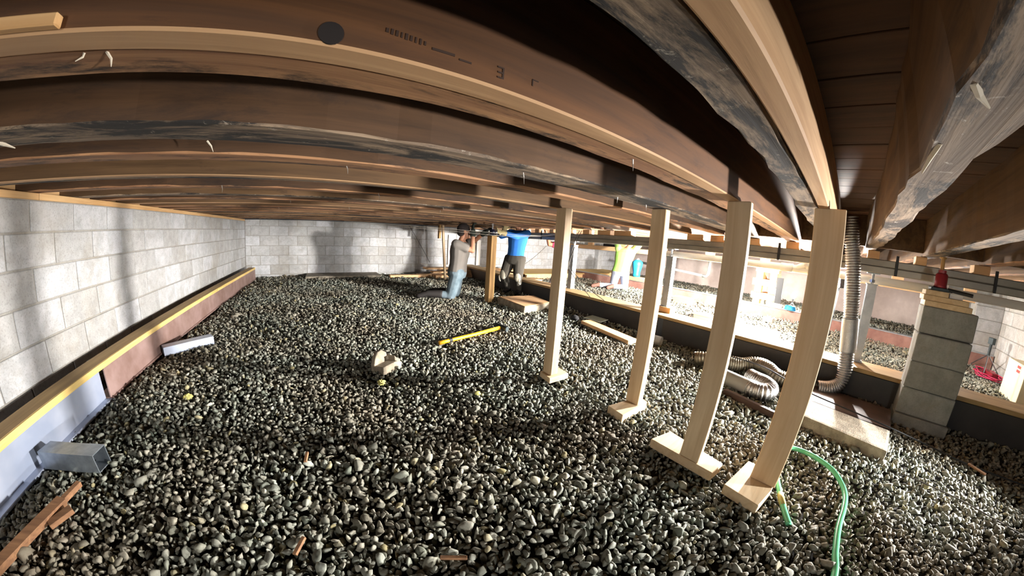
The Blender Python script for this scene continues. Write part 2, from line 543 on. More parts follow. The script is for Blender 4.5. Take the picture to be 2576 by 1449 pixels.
# mudsill on the left wall (four lengths) and the rim board behind it
sill = thing('sill_plate', 'pale pine sill plate lying along the top of the left block wall', 'sill plate', (XL - 0.06, 3.0, 1.199))
ys = [0.2, 1.62, 2.06, 5.0, YB]
for a, b in zip(ys, ys[1:]):
    build('board', MB().box2((XL - 0.13, a + 0.003, 1.199), (XL + 0.004, b - 0.003, JZ)), M['new_y'], sill, 0.003)
tag(build('rim_board', MB().box2((XL - 0.18, YR, JZ), (XL - 0.14, YB, CZ)), M['new_y']),
    'pale rim board closing the joist ends above the left sill plate', 'board')

# ------------------------------------------------------------------ gravel: uncountable crushed stone
def gravel():
    t = (1 + 5 ** 0.5) / 2
    iv = np.array([(-1, t, 0), (1, t, 0), (-1, -t, 0), (1, -t, 0), (0, -1, t), (0, 1, t), (0, -1, -t), (0, 1, -t), (t, 0, -1), (t, 0, 1), (-t, 0, -1), (-t, 0, 1)], float)
    iv /= np.linalg.norm(iv[0])
    fi = np.array([(0, 11, 5), (0, 5, 1), (0, 1, 7), (0, 7, 10), (0, 10, 11), (1, 5, 9), (5, 11, 4), (11, 10, 2), (10, 7, 6), (7, 1, 8), (3, 9, 4), (3, 4, 2), (3, 2, 6), (3, 6, 8), (3, 8, 9), (4, 9, 5), (2, 4, 11), (6, 2, 10), (8, 6, 7), (9, 8, 1)])
    def sub(v, f):
        v = [tuple(p) for p in v]; mid = {}; nf = []
        def mp(a, b):
            k = (min(a, b), max(a, b))
            if k not in mid:
                q = np.array(v[a]) + np.array(v[b]); q /= np.linalg.norm(q); v.append(tuple(q)); mid[k] = len(v) - 1
            return mid[k]
        for a, b, c in f:
            x, y, z = mp(a, b), mp(b, c), mp(c, a)
            nf += [(a, x, z), (b, y, x), (c, z, y), (x, y, z)]
        return np.array(v), np.array(nf)
    v2, f2 = sub(iv, fi)
    rng = np.random.default_rng(11)
    def chip(v):
        """a crushed stone: cut the ball by a few planes"""
        v = v.copy()
        for _ in range(8):
            n = rng.normal(size=3); n /= np.linalg.norm(n)
            d = rng.uniform(0.25, 0.72)
            k = v @ n
            o = k > d
            v[o] -= np.outer(k[o] - d, n) * 0.95
        return v
    lowv = [chip(iv) for _ in range(12)]
    hiv = [chip(v2) for _ in range(12)]
    # clear places: (x0, x1, y0, y1)
    holes = [(3.29, 3.6, YR, YB), (XL, XL + 0.2, -1, 7.5), (6.8, 6.95, YR, YB), (3.0, 3.46, -1.05, -0.62)]
    PV, PF, SM = [], [], []
    base = 0
    def ring(d0, d1, sp, size, hi, zoff, keep=1.0):
        nonlocal base
        xs = np.arange(XL + 0.02, XF - 0.05, sp); ysx = np.arange(YR + 0.05, YB - 0.02, sp)
        X, Y = np.meshgrid(xs, ysx)
        P = np.stack([X.ravel(), Y.ravel()], 1) + rng.uniform(-0.5, 0.5, (X.size, 2)) * sp
        D = np.hypot(P[:, 0], P[:, 1]); az = np.degrees(np.arctan2(P[:, 0], P[:, 1]))
        ok = (D >= d0) & (D < d1) & (((az > -80) & (az < 142)) | (D < 1.0)) & (rng.random(len(P)) < keep)
        for a, b, c, d in holes:
            ok &= ~((P[:, 0] > a) & (P[:, 0] < b) & (P[:, 1] > c) & (P[:, 1] < d))
        P = P[ok]; n = len(P)
        ht = 0.012 * np.sin(P[:, 0] * 2.1 + 0.6) * np.cos(P[:, 1] * 1.7) + 0.007 * np.sin(P[:, 0] * 7 + P[:, 1] * 5)
        S = size * np.exp(rng.normal(0, 0.28, n))
        sc = np.stack([S * rng.uniform(0.8, 1.35, n), S * rng.uniform(0.7, 1.0, n), S * rng.uniform(0.35, 0.75, n)], 1) * 0.5
        q = rng.normal(size=(n, 4)); q[:, 3] *= 1.2
        q /= np.linalg.norm(q, axis=1)[:, None]
        w, x, y, z = q.T
        Rm = np.stack([np.stack([1 - 2 * (y * y + z * z), 2 * (x * y - z * w), 2 * (x * z + y * w)], 1), np.stack([2 * (x * y + z * w), 1 - 2 * (x * x + z * z), 2 * (y * z - x * w)], 1), np.stack([2 * (x * z - y * w), 2 * (y * z + x * w), 1 - 2 * (x * x + y * y)], 1)], 1)
        var = rng.integers(0, 12, n)
        ht = ht - 0.035 * np.exp(-np.clip(P[:, 0] + 1.5, 0, 9) / 0.09)
        zz = zoff + ht + rng.uniform(-0.25, 0.35, n) * size
        lib, f = (hiv, f2) if hi else (lowv, fi)
        L = np.stack(lib)[var]                         # n,k,3
        V = np.einsum('nij,nkj->nki', Rm, L * sc[:, None, :])
        V[:, :, 0] += P[:, 0, None]; V[:, :, 1] += P[:, 1, None]; V[:, :, 2] += zz[:, None]
        k = V.shape[1]
        PV.append(V.reshape(-1, 3))
        PF.append((f[None] + (np.arange(n) * k)[:, None, None]).reshape(-1, 3) + base)
        base += n * k
    ring(0.0, 1.3, 0.0238, 0.036, True, 0.0)
    ring(1.3, 1.9, 0.0238, 0.036, False, 0.0)
    ring(0.0, 1.9, 0.034, 0.040, False, -0.018)
    ring(1.9, 3.4, 0.0265, 0.039, False, 0.0)
    ring(1.9, 3.0, 0.050, 0.048, False, -0.018)
    ring(3.4, 6.0, 0.032, 0.043, False, 0.0)
    ring(6.0, 8.5, 0.043, 0.055, False, 0.0)
    ring(8.5, 13.0, 0.055, 0.068, False, 0.0)
    Vv = np.concatenate(PV); Ff = np.concatenate(PF)
    me = bpy.data.meshes.new('gravel')
    me.vertices.add(len(Vv)); me.vertices.foreach_set('co', Vv.ravel())
    me.loops.add(Ff.size); me.loops.foreach_set('vertex_index', Ff.ravel().astype(np.int32))
    me.polygons.add(len(Ff)); me.polygons.foreach_set('loop_start', np.arange(0, Ff.size, 3, dtype=np.int32))
    me.update(calc_edges=True); me.validate()
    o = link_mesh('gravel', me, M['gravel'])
    tag(o, 'loose crushed grey stone covering the crawl space floor', 'gravel')
    o['kind'] = 'stuff'
gravel()

# ------------------------------------------------------------------ floor joists
def joist_mesh(y0, y1, x0, x1, z0, z1, rough_amp, seed):
    rr = random.Random(seed)
    n = max(2, int((x1 - x0) / 0.09)) if rough_amp > 0 else 2
    ph = [rr.uniform(0, 6.28) for _ in range(6)]
    vs = []; fs = []; mi = []
    for i in range(n + 1):
        x = x0 + (x1 - x0) * i / n
        w = rough_amp
        a = w * (math.sin(x * 3.1 + ph[0]) * 0.5 + math.sin(x * 11 + ph[1]) * 0.3 + rr.uniform(-0.5, 0.5))
        b = w * (math.sin(x * 2.7 + ph[2]) * 0.5 + math.sin(x * 13 + ph[3]) * 0.3 + rr.uniform(-0.5, 0.5))
        c = w * 0.8 * rr.uniform(0, 1); d = w * 0.8 * rr.uniform(0, 1)
        ch = 0.004
        sec = [(y0 + a * 0.6, z1), (y0 + a * 0.6, z0 + ch + max(0, c)), (y0 + ch + a, z0), (y1 - ch + b, z0), (y1 + b * 0.6, z0 + ch + max(0, d)), (y1 + b * 0.6, z1)]
        vs += [(x, y, z) for y, z in sec]
    k = 6
    for i in range(n):
        for j in range(k):
            fs.append((i * k + j, i * k + (j + 1) % k, (i + 1) * k + (j + 1) % k, (i + 1) * k + j))
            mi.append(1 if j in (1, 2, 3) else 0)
    fs += [tuple(range(k)), tuple(range(n * k, n * k + k))]; mi += [0, 0]
    mb = MB(); mb.v = vs; mb.f = fs; mb.m = mi
    return mb

XG = 3.52
near = [  # y0, y1, side, edge, label
    (-2.45, -2.36, 'side', 'bottom', 'old joist at the right edge of the photo, farthest from the posts'),
    (-2.03, -1.94, 'mid', 'edge', 'old joist at the right, second in from the white block wall'),
    (-1.62, -1.53, 'side', 'bottom', 'old joist at the right, third in from the white block wall'),
    (-1.18, -1.08, 'mid', 'edge', 'worn old joist two rows right of the block pier'),
    (-0.72, -0.61, 'mid', 'bottom', 'grey edged old joist resting over the red bottle jack'),
    (-0.24, -0.14, 'mid', 'ragged', 'ragged splintered old joist beside the foil duct, right of the last post'),
    (0.128, 0.205, 'side', 'bottom', 'mould blackened old joist beside the new one over the nearest post'),
    (0.474, 0.558, 'side', 'edge', 'mouldy old joist behind the stamped new joist overhead'),
    (0.825, 0.985, 'side', 'bottom', 'double old joist with black mould over the second farthest new post'),
    (1.158, 1.27, 'side', 'edge', 'old joist with a thin pale lip between the second and first new posts'),
    (1.622, 1.71, 'side', 'bottom', 'dark old joist just behind the new joist over the farthest new post'),
    (2.02, 2.11, 'side', 'edge', 'old joist, first row beyond the farthest new post'),
    (2.42, 2.51, 'mid', 'bottom', 'old joist, second row beyond the farthest new post'),
    (2.77, 2.86, 'side', 'edge', 'old joist, third row beyond the farthest new post'),
    (3.18, 3.27, 'side', 'bottom', 'old joist, fourth row beyond the farthest new post'),
    (3.58, 3.67, 'mid', 'edge', 'old joist, fifth row beyond the farthest new post'),
    (4.00, 4.08, 'side', 'edge', 'old joist directly over the old post and its jack'),
    (4.40, 4.48, 'mid', 'edge', 'old joist just behind the old post and the kneeling workers'),
    (4.80, 4.88, 'side', 'bottom', 'old joist, seventh in from the back block wall'),
    (5.22, 5.30, 'mid', 'edge', 'old joist, sixth in from the back block wall'),
    (5.62, 5.70, 'side', 'bottom', 'old joist, fifth in from the back block wall'),
    (6.02, 6.10, 'mid', 'edge', 'old joist, fourth in from the back block wall'),
    (6.42, 6.50, 'side', 'bottom', 'old joist, third in from the back block wall'),
    (6.84, 6.92, 'mid', 'edge', 'old joist, second in from the back block wall'),
    (7.48, 7.56, 'side', 'bottom', 'old joist lying against the back block wall'),
]
JO = {}
ORD = 'first second third fourth fifth sixth seventh eighth ninth tenth eleventh twelfth thirteenth fourteenth fifteenth sixteenth seventeenth eighteenth nineteenth twentieth twenty-first twenty-second twenty-third twenty-fourth twenty-fifth'.split()
for i, (a, b, s, e, lab) in enumerate(near):
    o = build('floor_joist', joist_mesh(a, b, XL - 0.14, XG - 0.002, JZ + (0.006 if s == 'side' else 0.002), CZ, 0.016 if e == 'ragged' else 0.011 if i == 6 else 0.008 if b < 3 else 0.004, i), [M['joist_' + s], M[e if e == 'ragged' else 'joist_' + e]])
    tag(o, lab, 'joist', 'old floor joists'); JO[i] = o
    o2 = build('floor_joist', joist_mesh(a + 0.005, b - 0.01, XG + 0.002, XF - 0.02, JZ + 0.004, CZ, 0.004, 90 + i), [M['joist_mid'], M['joist_edge']])
    tag(o2, 'brown joist beyond the grey girder, %s counting from the white block wall at right' % ORD[i], 'joist', 'joists beyond the grey girder')
sis = [(0.082, 0.1245, -0.6, 3.3, 'new pine joist sistered to the mouldy one over the nearest post'),
       (0.416, 0.470, -1.9, 3.45, 'new stamped pine joist overhead with a dark knot and faded ink'),
       (1.566, 1.618, -1.9, 3.45, 'new pine joist bearing on top of the farthest new post'),
       (3.128, 3.172, -1.9, 3.45, 'new pine joist, third new one counting from the nearest post'),
       (5.168, 5.212, -1.9, 3.45, 'new pine joist nearest to the back block wall')]
SI = []
for a, b, x0, x1, lab in sis:
    o = build('sister_joist', joist_mesh(a, b, x0, x1, JZ, CZ - 0.01, 0.0, 5), [M['stamped'] if a == 0.416 else M['joist_mid'] if a > 1 else M['sister'], M['sister']])
    SI.append(tag(o, lab, 'joist', 'new pine joists'))
# blocking boards across the bays over the girder
edges = sorted([(a, b) for a, b, *_ in near if b < 1.3])
for i, ((a0, a1), (b0, b1)) in enumerate(zip(edges, edges[1:])):
    tag(build('blocking_board', MB().box2((3.40, a1 + 0.001, 1.26), (3.438, b0 - 0.001, CZ - 0.002)), M['joist_mid'], None, 0.003), 'brown blocking board across a bay above the grey girder, %s from the right' % ORD[i], 'board', 'blocking above the girder')
# knot, saw marks and faded stamp on the overhead joist
sj = SI[1]
k = MB(); k.tube([(-0.019, 0.4165, 1.2545), (-0.019, 0.4145, 1.2545)], 0.0165, 20)
kn = build('knot', k, M['knot'], sj); kn['label'] = 'round black knot'
ik = [MB()]
for i in range(9):
    k = MB(); ik.append(k)
    xx = 0.052 + i * 0.0068
    h = random.uniform(0.006, 0.011)
    k.box((xx, 0.4155, 1.2775 - 0.0006 * i), (random.uniform(0.002, 0.0042), 0.0012, h))
k = ik[0]; k.box((0.135, 0.4155, 1.268), (0.035, 0.0012, 0.004)); ik.append(MB()); ik[-1].box((0.17, 0.4155, 1.264), (0.02, 0.0012, 0.003))
ik.append(MB()); ik[-1].box((0.30, 0.4155, 1.276), (0.012, 0.0012, 0.002)).box((0.294, 0.4155, 1.270), (0.002, 0.0012, 0.012))
for k in ik:
    build('ink_mark', k, M['ink'], sj)['label'] = 'faded smudged ink mark'
fc = bpy.data.curves.new('stamp_letter', 'FONT')
fc.body = 'E'; fc.size = 0.03; fc.extrude = 0.0004; fc.align_x = 'CENTER'; fc.align_y = 'CENTER'
fc.materials.append(M['ink'])
fo = bpy.data.objects.new('stamp_letter', fc); COL.objects.link(fo)
COL.objects.unlink(fo); COL.objects.link(fo)
lm = bpy.data.meshes.new_from_object(fo.evaluated_get(bpy.context.evaluated_depsgraph_get()))
bpy.data.objects.remove(fo)
fo = bpy.data.objects.new('stamp_letter', lm); COL.objects.link(fo)
fo.parent = sj
fo.matrix_local = Matrix.Translation(Vector((0.232, 0.4152, 1.2670)) - wloc(sj)) @ Matrix.Rotation(PI / 2, 4, 'X') @ Matrix.Rotation(PI, 4, 'Z')

# short pale scab boards nailed to the joist faces at the wall end
tag(build('scab_board', MB().box2((-1.2, 0.402, 1.239), (-0.36, 0.4155, 1.256)), M['new_x'], None, 0.002), 'short pale scab board on the overhead joist at the left edge', 'board')
tag(build('scab_board', MB().box2((XL - 0.1, 1.1, JZ + 0.02), (-1.45, 1.122, 1.36)), M['new_x'], None, 0.002), 'small pale scab board beside a joist end over the left wall', 'board')

# nails and splinters hanging from the joists
def splinter(p, d, r, name, label, cat, mat):
    p = Vector(p); d = Vector(d)
    mb = MB(); mb.tube([p, p + d * 0.45 + Vector((0.003, 0.002, 0)), p + d], [r, r * 0.8, r * 0.25], 5)
    return tag(build(name, mb, M[mat]), label, cat, None)
splinter((-0.337, 0.485, 1.243), (0.012, 0.0, -0.022), 0.0025, 'wood_splinter', 'curled pale splinter hanging from the overhead joist at upper left', 'splinter', 'splinter')
splinter((-0.372, 0.485, 1.243), (-0.012, 0.0, -0.012), 0.002, 'wood_splinter', 'short pale splinter left of the curled one at upper left', 'splinter', 'splinter')
splinter((-0.95, 0.92, 1.243), (0.05, 0.02, -0.015), 0.006, 'wood_splinter', 'thick pale splinter under the double joist at far left', 'splinter', 'splinter')
splinter((-0.35, 1.0, 1.245), (0.02, 0.0, -0.03), 0.003, 'wood_splinter', 'pale splinter under the double joist, left of the middle', 'splinter', 'splinter')
splinter((0.72, -0.15, 1.243), (0.16, 0.005, -0.012), 0.007, 'wood_splinter', 'long white splinter peeling from the ragged joist at right', 'splinter', 'splinter')
splinter((0.5, -0.15, 1.243), (0.05, -0.03, -0.012), 0.007, 'wood_splinter', 'ragged chip on the ragged joist near the top right corner', 'splinter', 'splinter')
for i, (x, y) in enumerate(((0.06, 1.23), (0.62, 0.9), (0.7, 0.5), (-0.6, 2.0), (0.3, 2.0), (0.9, 2.46), (1.2, 0.93), (1.45, 0.93), (-0.3, 2.8), (1.0, 2.8), (0.2, 3.2), (1.2, 3.6), (-0.5, 3.6))):
    splinter((x, y, JZ + 0.01), (random.uniform(-0.004, 0.012), 0.0, -random.uniform(0.03, 0.045)), 0.0022, 'bent_nail', 'bent steel nail under an old joist, %s counting from the nearest joists' % ORD[i], 'nail', 'nail')['group'] = 'nails under the old joists'

# ------------------------------------------------------------------ steel beam and plank along the left wall
def ibeam(name, x0, x1, z0, z1, ya, yb, mat, label, cap=None, mats2=None):
    """wide-flange beam running along y; x1 faces the room"""
    root = thing(name, label, 'beam', ((x0 + x1) / 2, (ya + yb) / 2, z0))
    xm = (x0 + x1) / 2
    build('web', MB().box2((xm - 0.006 + 0.02, ya, z0 + 0.010), (xm + 0.006 + 0.02, yb, z1 - 0.010)), M[mat], root)
    build('flange', MB().box2((x0, ya, z1 - 0.012), (x1, yb, z1)), M[mat], root, 0.002)
    build('flange', MB().box2((x0, ya, z0), (x1, yb, z0 + 0.012)), M[mat], root, 0.002)
    return root
def steel_beam(label, mat, xweb, ya, yb, z1, flange_x, group=None):
    root = thing('steel_beam', label, 'beam', (-1.56, (ya + yb) / 2, -0.02), group)
    build('web', MB().box2((xweb - 0.008, ya, -0.01), (xweb, yb, z1)), M[mat], root)
    build('flange', MB().box2((-1.63, ya, -0.012), (flange_x, yb, 0.004)), M[mat], root, 0.003)
    build('flange', MB().box2((-1.63, ya, z1 - 0.012), (xweb - 0.002, yb, z1)), M[mat], root, 0.002)
    mb = MB(); mb.prism([(xweb - 0.001, ya), (xweb + 0.013, ya), (xweb + 0.013, yb), (xweb - 0.001, yb)], -0.004, 0.008)
    return root
steel_beam('grey blue steel beam on the gravel along the left block wall, nearest length', 'steel_blue', -1.54, -0.5, 2.10, 0.198, -1.492)
steel_beam('red brown steel beam along the left block wall, farther length reaching the corner', 'steel_rust', -1.508, 2.112, 7.3, 0.198, -1.494)
cap = thing('cap_plank', 'pine plank with a yellow edge lying on the steel beams by the left wall', 'plank', (-1.57, 3.5, 0.199))
for a, b in ((-0.5, 4.03), (4.04, 4.75), (4.76, 7.3)):
    mb = MB().box2((-1.637, a, 0.199), (-1.512, b, 0.238))
    build('board', mb, M['plank_y'], cap, 0.002)
    e = build('board_edge', MB().box2((-1.5125, a + 0.002, 0.2), (-1.503, b - 0.002, 0.237)), M['yellow_edge'], cap, 0.001)
    e['label'] = 'bright yellow sawn edge'

# black floor beams with pine cap planks under the grey girder
for ya, yb, lab, lc in ((1.755, 7.4, 'black floor beam lying on the gravel behind the two farther new posts', 'pale cap plank on the far black floor beam behind the farther posts'),
                        (YR + 0.02, 1.70, 'black floor beam running behind the two nearer posts and the block pier', 'pale cap plank on the near black floor beam behind the block pier')):
    tag(build('floor_beam', MB().box2((3.29, ya, -0.03), (3.56, yb, 0.234)), M['beam_black'], None, 0.006), lab, 'beam')
    tag(build('cap_plank', MB().box2((3.282, ya - (0.03 if ya > 0 else 0), 0.235), (3.60, yb + (0.0 if ya > 0 else 0.03), 0.270)), M['plank_y'], None, 0.003), lc, 'plank')

# grey girder under the joists
gd = thing('girder', 'long grey painted steel girder carrying the joists on wood blocks', 'girder', (3.53, 2.4, 1.05))
build('tube', MB().box2((3.47, YR + 0.02, 1.113), (3.60, YB - 0.02, 1.170)), M['girder'], gd, 0.006)
build('tube', MB().box2((3.47, YR + 0.02, 1.052), (3.60, YB - 0.02, 1.110)), M['girder'], gd, 0.006)
for i, yy in enumerate((0.62, -0.42, -1.22, 4.3)):
    s = build('strap', MB().box2((3.455, yy - 0.012, 1.05), (3.468, yy + 0.012, 1.215)), M['black'], gd, 0.002)
    s['label'] = 'black metal strap'
for i, (a, b) in enumerate([(-2.45, -2.36), (-2.03, -1.94), (-1.62, -1.53), (-1.17, -1.04), (-0.66, -0.57), (-0.27, -0.17), (0.1, 0.21), (0.44, 0.56), (0.82, 0.96), (1.2, 1.35), (1.45, 1.63), (1.96, 2.08), (2.42, 2.7), (2.77, 3.0), (3.17, 3.30), (3.56, 3.70), (4.0, 4.1), (4.4, 4.52), (4.8, 4.9), (5.2, 5.32), (5.62, 5.72)]):
    tag(build('wood_block', MB().box2((3.475, a, 1.1705), (3.595, b, JZ + 0.001)), M['orange_wood'], None, 0.003), 'pine packing block on the grey girder, %s counting from the white block wall at right' % ORD[i], 'block', 'packing blocks on the grey girder')

# second girder and steel floor beam on the bright side
tag(build('timber_girder', MB().box2((7.0, YR + 0.05, 0.90), (7.09, YB - 0.3, 1.02)), M['orange_wood'], None, 0.004), 'brown timber girder on the bright side beyond the grey girder', 'girder')
for i, y in enumerate((-2.2, -1.0, 0.2, 1.4, 2.6, 3.8, 5.0, 6.2)):
    tag(build('wood_block', MB().box2((7.005, y, 1.0205), (7.085, y + 0.2, JZ + 0.002)), M['orange_wood'], None, 0.003), 'upright pine block on the far timber girder, %s counting from the right' % ORD[i], 'block', 'blocks on the timber girder')
b2 = thing('steel_beam', 'pinkish red steel floor beam on the gravel of the bright side', 'beam', (6.88, 2.4, -0.03))
build('web', MB().box2((6.822, YR + 0.02, -0.02), (6.83, YB - 0.3, 0.19)), M['steel_rust2'], b2)
build('flange', MB().box2((6.81, YR + 0.02, 0.188), (6.96, YB - 0.3, 0.2)), M['galv_pale'], b2, 0.002)
build('flange', MB().box2((6.80, YR + 0.02, -0.03), (6.96, YB - 0.3, -0.016)), M['steel_rust2'], b2, 0.002)

# ------------------------------------------------------------------ new timber posts and their pads
def new_post(base, w, d, ang, lab, padlab, pad, padrot=None, lean=0.0):
    """pad: list of corner xy, top z"""
    corners, pz0, pz1 = pad
    mb = MB().prism(corners, pz0, pz1)
    tag(build('post_pad', mb, M['pad'], None, 0.003), padlab, 'pad', None)
    x, y = base
    mb = MB().box((x, y, (pz1 + 0.001 + JZ) / 2), (w, d, JZ - pz1 - 0.002), ang)
    o = tag(build('timber_post', mb, M['new_z'], None, 0.003), lab, 'post', None)
    kk = MB()
    rr = random.Random(int(x * 1000))
    return o
new_post((1.409, 1.520), 0.068, 0.086, 0.05, 'new pine post farthest from the camera in the row of four', 'small square pine pad under the farthest new post', ([(1.345, 1.445), (1.53, 1.45), (1.535, 1.56), (1.36, 1.575)][::1], 0.018, 0.060))
new_post((1.600, 0.922), 0.05, 0.092, 0.0, 'new pine post second farthest in the row of four', 'thick pine offcut under the second farthest new post', ([(1.408, 0.862), (1.68, 0.872), (1.70, 0.95), (1.42, 0.985)], 0.006, 0.060))
new_post((1.368, 0.415), 0.045, 0.096, 0.0, 'new pine post second nearest in the row of four', 'pine offcut set crosswise under the second nearest new post', ([(1.342, 0.285), (1.455, 0.275), (1.50, 0.60), (1.345, 0.63)], 0.010, 0.060))
new_post((1.474, 0.078), 0.043, 0.119, 0.02, 'new pine post nearest to the camera, widest of the four', 'pine offcut under the nearest new post', ([(1.290, 0.042), (1.435, 0.024), (1.58, 0.03), (1.58, 0.185), (1.31, 0.21)], 0.008, 0.060))

# old post with a screw jack on its head
tag(build('timber_post', MB().box((2.345, 4.135, 0.515), (0.105, 0.118, 1.07), 0.12), M['old_z'], None, 0.004), 'old weathered timber post between the two workers with a jack on top', 'post')
jk = thing('screw_jack', 'dark bottle jack standing on the old weathered post', 'jack', (2.34, 4.13, 1.051))
mb = MB(); mb.box((2.34, 4.13, 1.058), (0.1, 0.09, 0.014)); build('base_plate', mb, M['head'], jk, 0.002)
mb = MB(); mb.tube([(2.34, 4.13, 1.065), (2.34, 4.13, 1.15)], 0.043, 14); build('body', mb, M['navy'], jk, 0, True); mb = MB(); mb.tube([(2.395, 4.10, 1.065), (2.395, 4.10, 1.15)], 0.017, 10); build('pump', mb, M['chrome'], jk, 0, True)
mb = MB(); mb.tube([(2.34, 4.13, 1.15), (2.34, 4.13, 1.225)], 0.014, 10); mb.tube([(2.34, 4.13, 1.222), (2.34, 4.13, JZ)], 0.024, 10); build('screw', mb, M['chrome'], jk)
mb = MB(); mb.tube([(2.34, 4.13, 1.125), (2.17, 4.2, 1.165)], 0.008, 8); build('handle', mb, M['black'], jk)

# thin brace leaning near the back wall
lb = thing('brace_board', 'thin pale brace board standing near the back wall left of the kneeling man', 'board', (2.45, 6.45, 0.0))
mb = MB(); mb.extr([(-0.022, -0.03), (0.022, -0.03), (0.022, 0.03), (-0.022, 0.03)], (2.475, 6.445, 0.02), (2.39, 6.475, JZ), (0, 1, 0)); build('board', mb, M['new_z'], lb, 0.002)
mb = MB().box((2.325, 6.5, 1.09), (0.05, 0.06, 0.3), 0.2); build('cleat', mb, M['old_z'], lb, 0.002)

# ------------------------------------------------------------------ steel column jacks on the black beams
def column(x, y, zb, zt, ang, lab, shoe=None):
    r = thing('column_jack', lab, 'column', (x, y, zb))
    mb = MB(); w = 0.085
    # open channel section
    T = Matrix.Rotation(ang, 2)
    prof = [(-w / 2, -w / 2), (w / 2, -w / 2), (w / 2, w / 2), (w / 2 - 0.006, w / 2), (w / 2 - 0.006, -w / 2 + 0.006), (-w / 2 + 0.006, -w / 2 + 0.006), (-w / 2 + 0.006, w / 2), (-w / 2, w / 2)]
    p2 = [T @ Vector(p) for p in prof]
    mb.prism([(x + p.x, y + p.y) for p in p2], zb + 0.006, zt)
    build('column', mb, M['galv_pale'], r)
    build('base_plate', MB().box((x, y, zb + 0.003), (0.12, 0.12, 0.006), ang), M['galv_pale'], r, 0.001)
    build('head_plate', MB().box((x, y, zt + 0.004), (0.1, 0.1, 0.008), ang), M['galv_pale'], r, 0.001)
    mb = MB(); mb.tube([(x, y, zt + 0.008), (x, y, 1.044)], 0.014, 12); mb.tube([(x, y, zt + 0.02), (x, y, zt + 0.045)], 0.026, 6); build('screw', mb, M['chrome'], r)
    build('saddle', MB().box((x, y, 1.0475), (0.11, 0.11, 0.007), ang), M['galv'], r, 0.001)
    return r
column(3.58, 3.56, 0.271, 0.985, 0.0, 'grey steel column jack under the girder beside the farthest new post')
column(3.555, 1.84, 0.338, 0.948, 0.0, 'grey steel column jack on a pine block between the second and third new posts')
column(3.545, -0.245, 0.271, 0.95, 0.0, 'tall grey steel column jack between the foil duct and the block pier')
tag(build('wood_block', MB().box2((3.47, 1.72, 0.271), (3.62, 1.96, 0.337)), M['orange_wood'], None, 0.004), 'orange pine block under the middle column jack', 'block')

# ------------------------------------------------------------------ block pier with bottle jack
def pier_block(c, d, rz, lab):
    x, y, z = c; L, W, H = d          # L along y
    root = tag(build('pier_block', MB().box((x, y, z), (W, L, H), rz), M['pier'], None, 0.006), lab, 'concrete block', 'blocks of the pier')
    return root
zz = 0.062
tops = []
for i, (dx, dy, h, lab) in enumerate(((0.0, 0.0, 0.205, 'concrete block of the pier, second from the bottom'), (-0.01, 0.006, 0.205, 'concrete block of the pier, second from the top'), (0.012, 0.004, 0.200, 'uppermost concrete block of the pier'))):
    pier_block((3.205 + dx, -0.83 + dy, zz + 0.205 + h / 2), (0.405, 0.195, h - 0.004), -0.02 + 0.015 * i, lab)
    zz += h
pier_block((3.21, -0.832, 0.165), (0.41, 0.2, 0.199), -0.02, 'lowest full concrete block of the pier')
tag(build('hollow_block', MB().box2((3.08, -1.05, -0.03), (3.30, -0.62, 0.064)), M['pier'], None, 0.006), 'half buried concrete block at the foot of the pier', 'concrete block')
# shims
z0 = zz + 0.205
def shim(lo, hi, lab, mat='pad'):
    tag(build('shim_board', MB().box2(lo, hi), M[mat], None, 0.003), lab, 'shim', 'shims on the pier')
shim((3.12, -0.975, z0), (3.29, -0.625, z0 + 0.040), 'lowest and longest pine shim on the pier, right on the concrete')
shim((3.125, -0.945, z0 + 0.041), (3.285, -0.61, z0 + 0.079), 'middle pine shim on the pier')
shim((3.125, -0.79, z0 + 0.080), (3.275, -0.62, z0 + 0.116), 'short topmost pine shim under the red bottle jack')
zj = z0 + 0.117
tag(build('shim_board', MB().box2((3.15, -0.90, z0 + 0.080), (3.26, -0.80, z0 + 0.114)), M['pvc'], None, 0.002), 'white shim beside the foot of the red bottle jack', 'shim')
bj = thing('bottle_jack', 'red bottle jack with a dark base on top of the block pier', 'jack', (3.19, -0.73, zj))
build('base', MB().box((3.19, -0.735, zj + 0.012), (0.11, 0.16, 0.024)), M['head'], bj, 0.004)
mb = MB(); mb.tube([(3.19, -0.73, zj + 0.024), (3.19, -0.73, zj + 0.04), (3.19, -0.73, zj + 0.115), (3.19, -0.73, zj + 0.128)], [0.052, 0.046, 0.046, 0.036], 18)
build('body', mb, M['red'], bj, 0, True)
mb = MB(); mb.tube([(3.19, -0.73, zj + 0.126), (3.19, -0.73, zj + 0.15)], 0.03, 12); build('collar', mb, M['red'], bj)
mb = MB(); mb.tube([(3.19, -0.725, zj + 0.15), (3.19, -0.722, JZ - 0.005)], 0.015, 12); mb.tube([(3.19, -0.722, JZ - 0.012), (3.19, -0.722, JZ)], 0.026, 12); build('ram', mb, M['old_z'], bj)
mb = MB(); mb.tube([(3.15, -0.78, zj + 0.018), (3.06, -0.94, zj + 0.006)], 0.013, 10); build('handle_socket', mb, M['black'], bj)

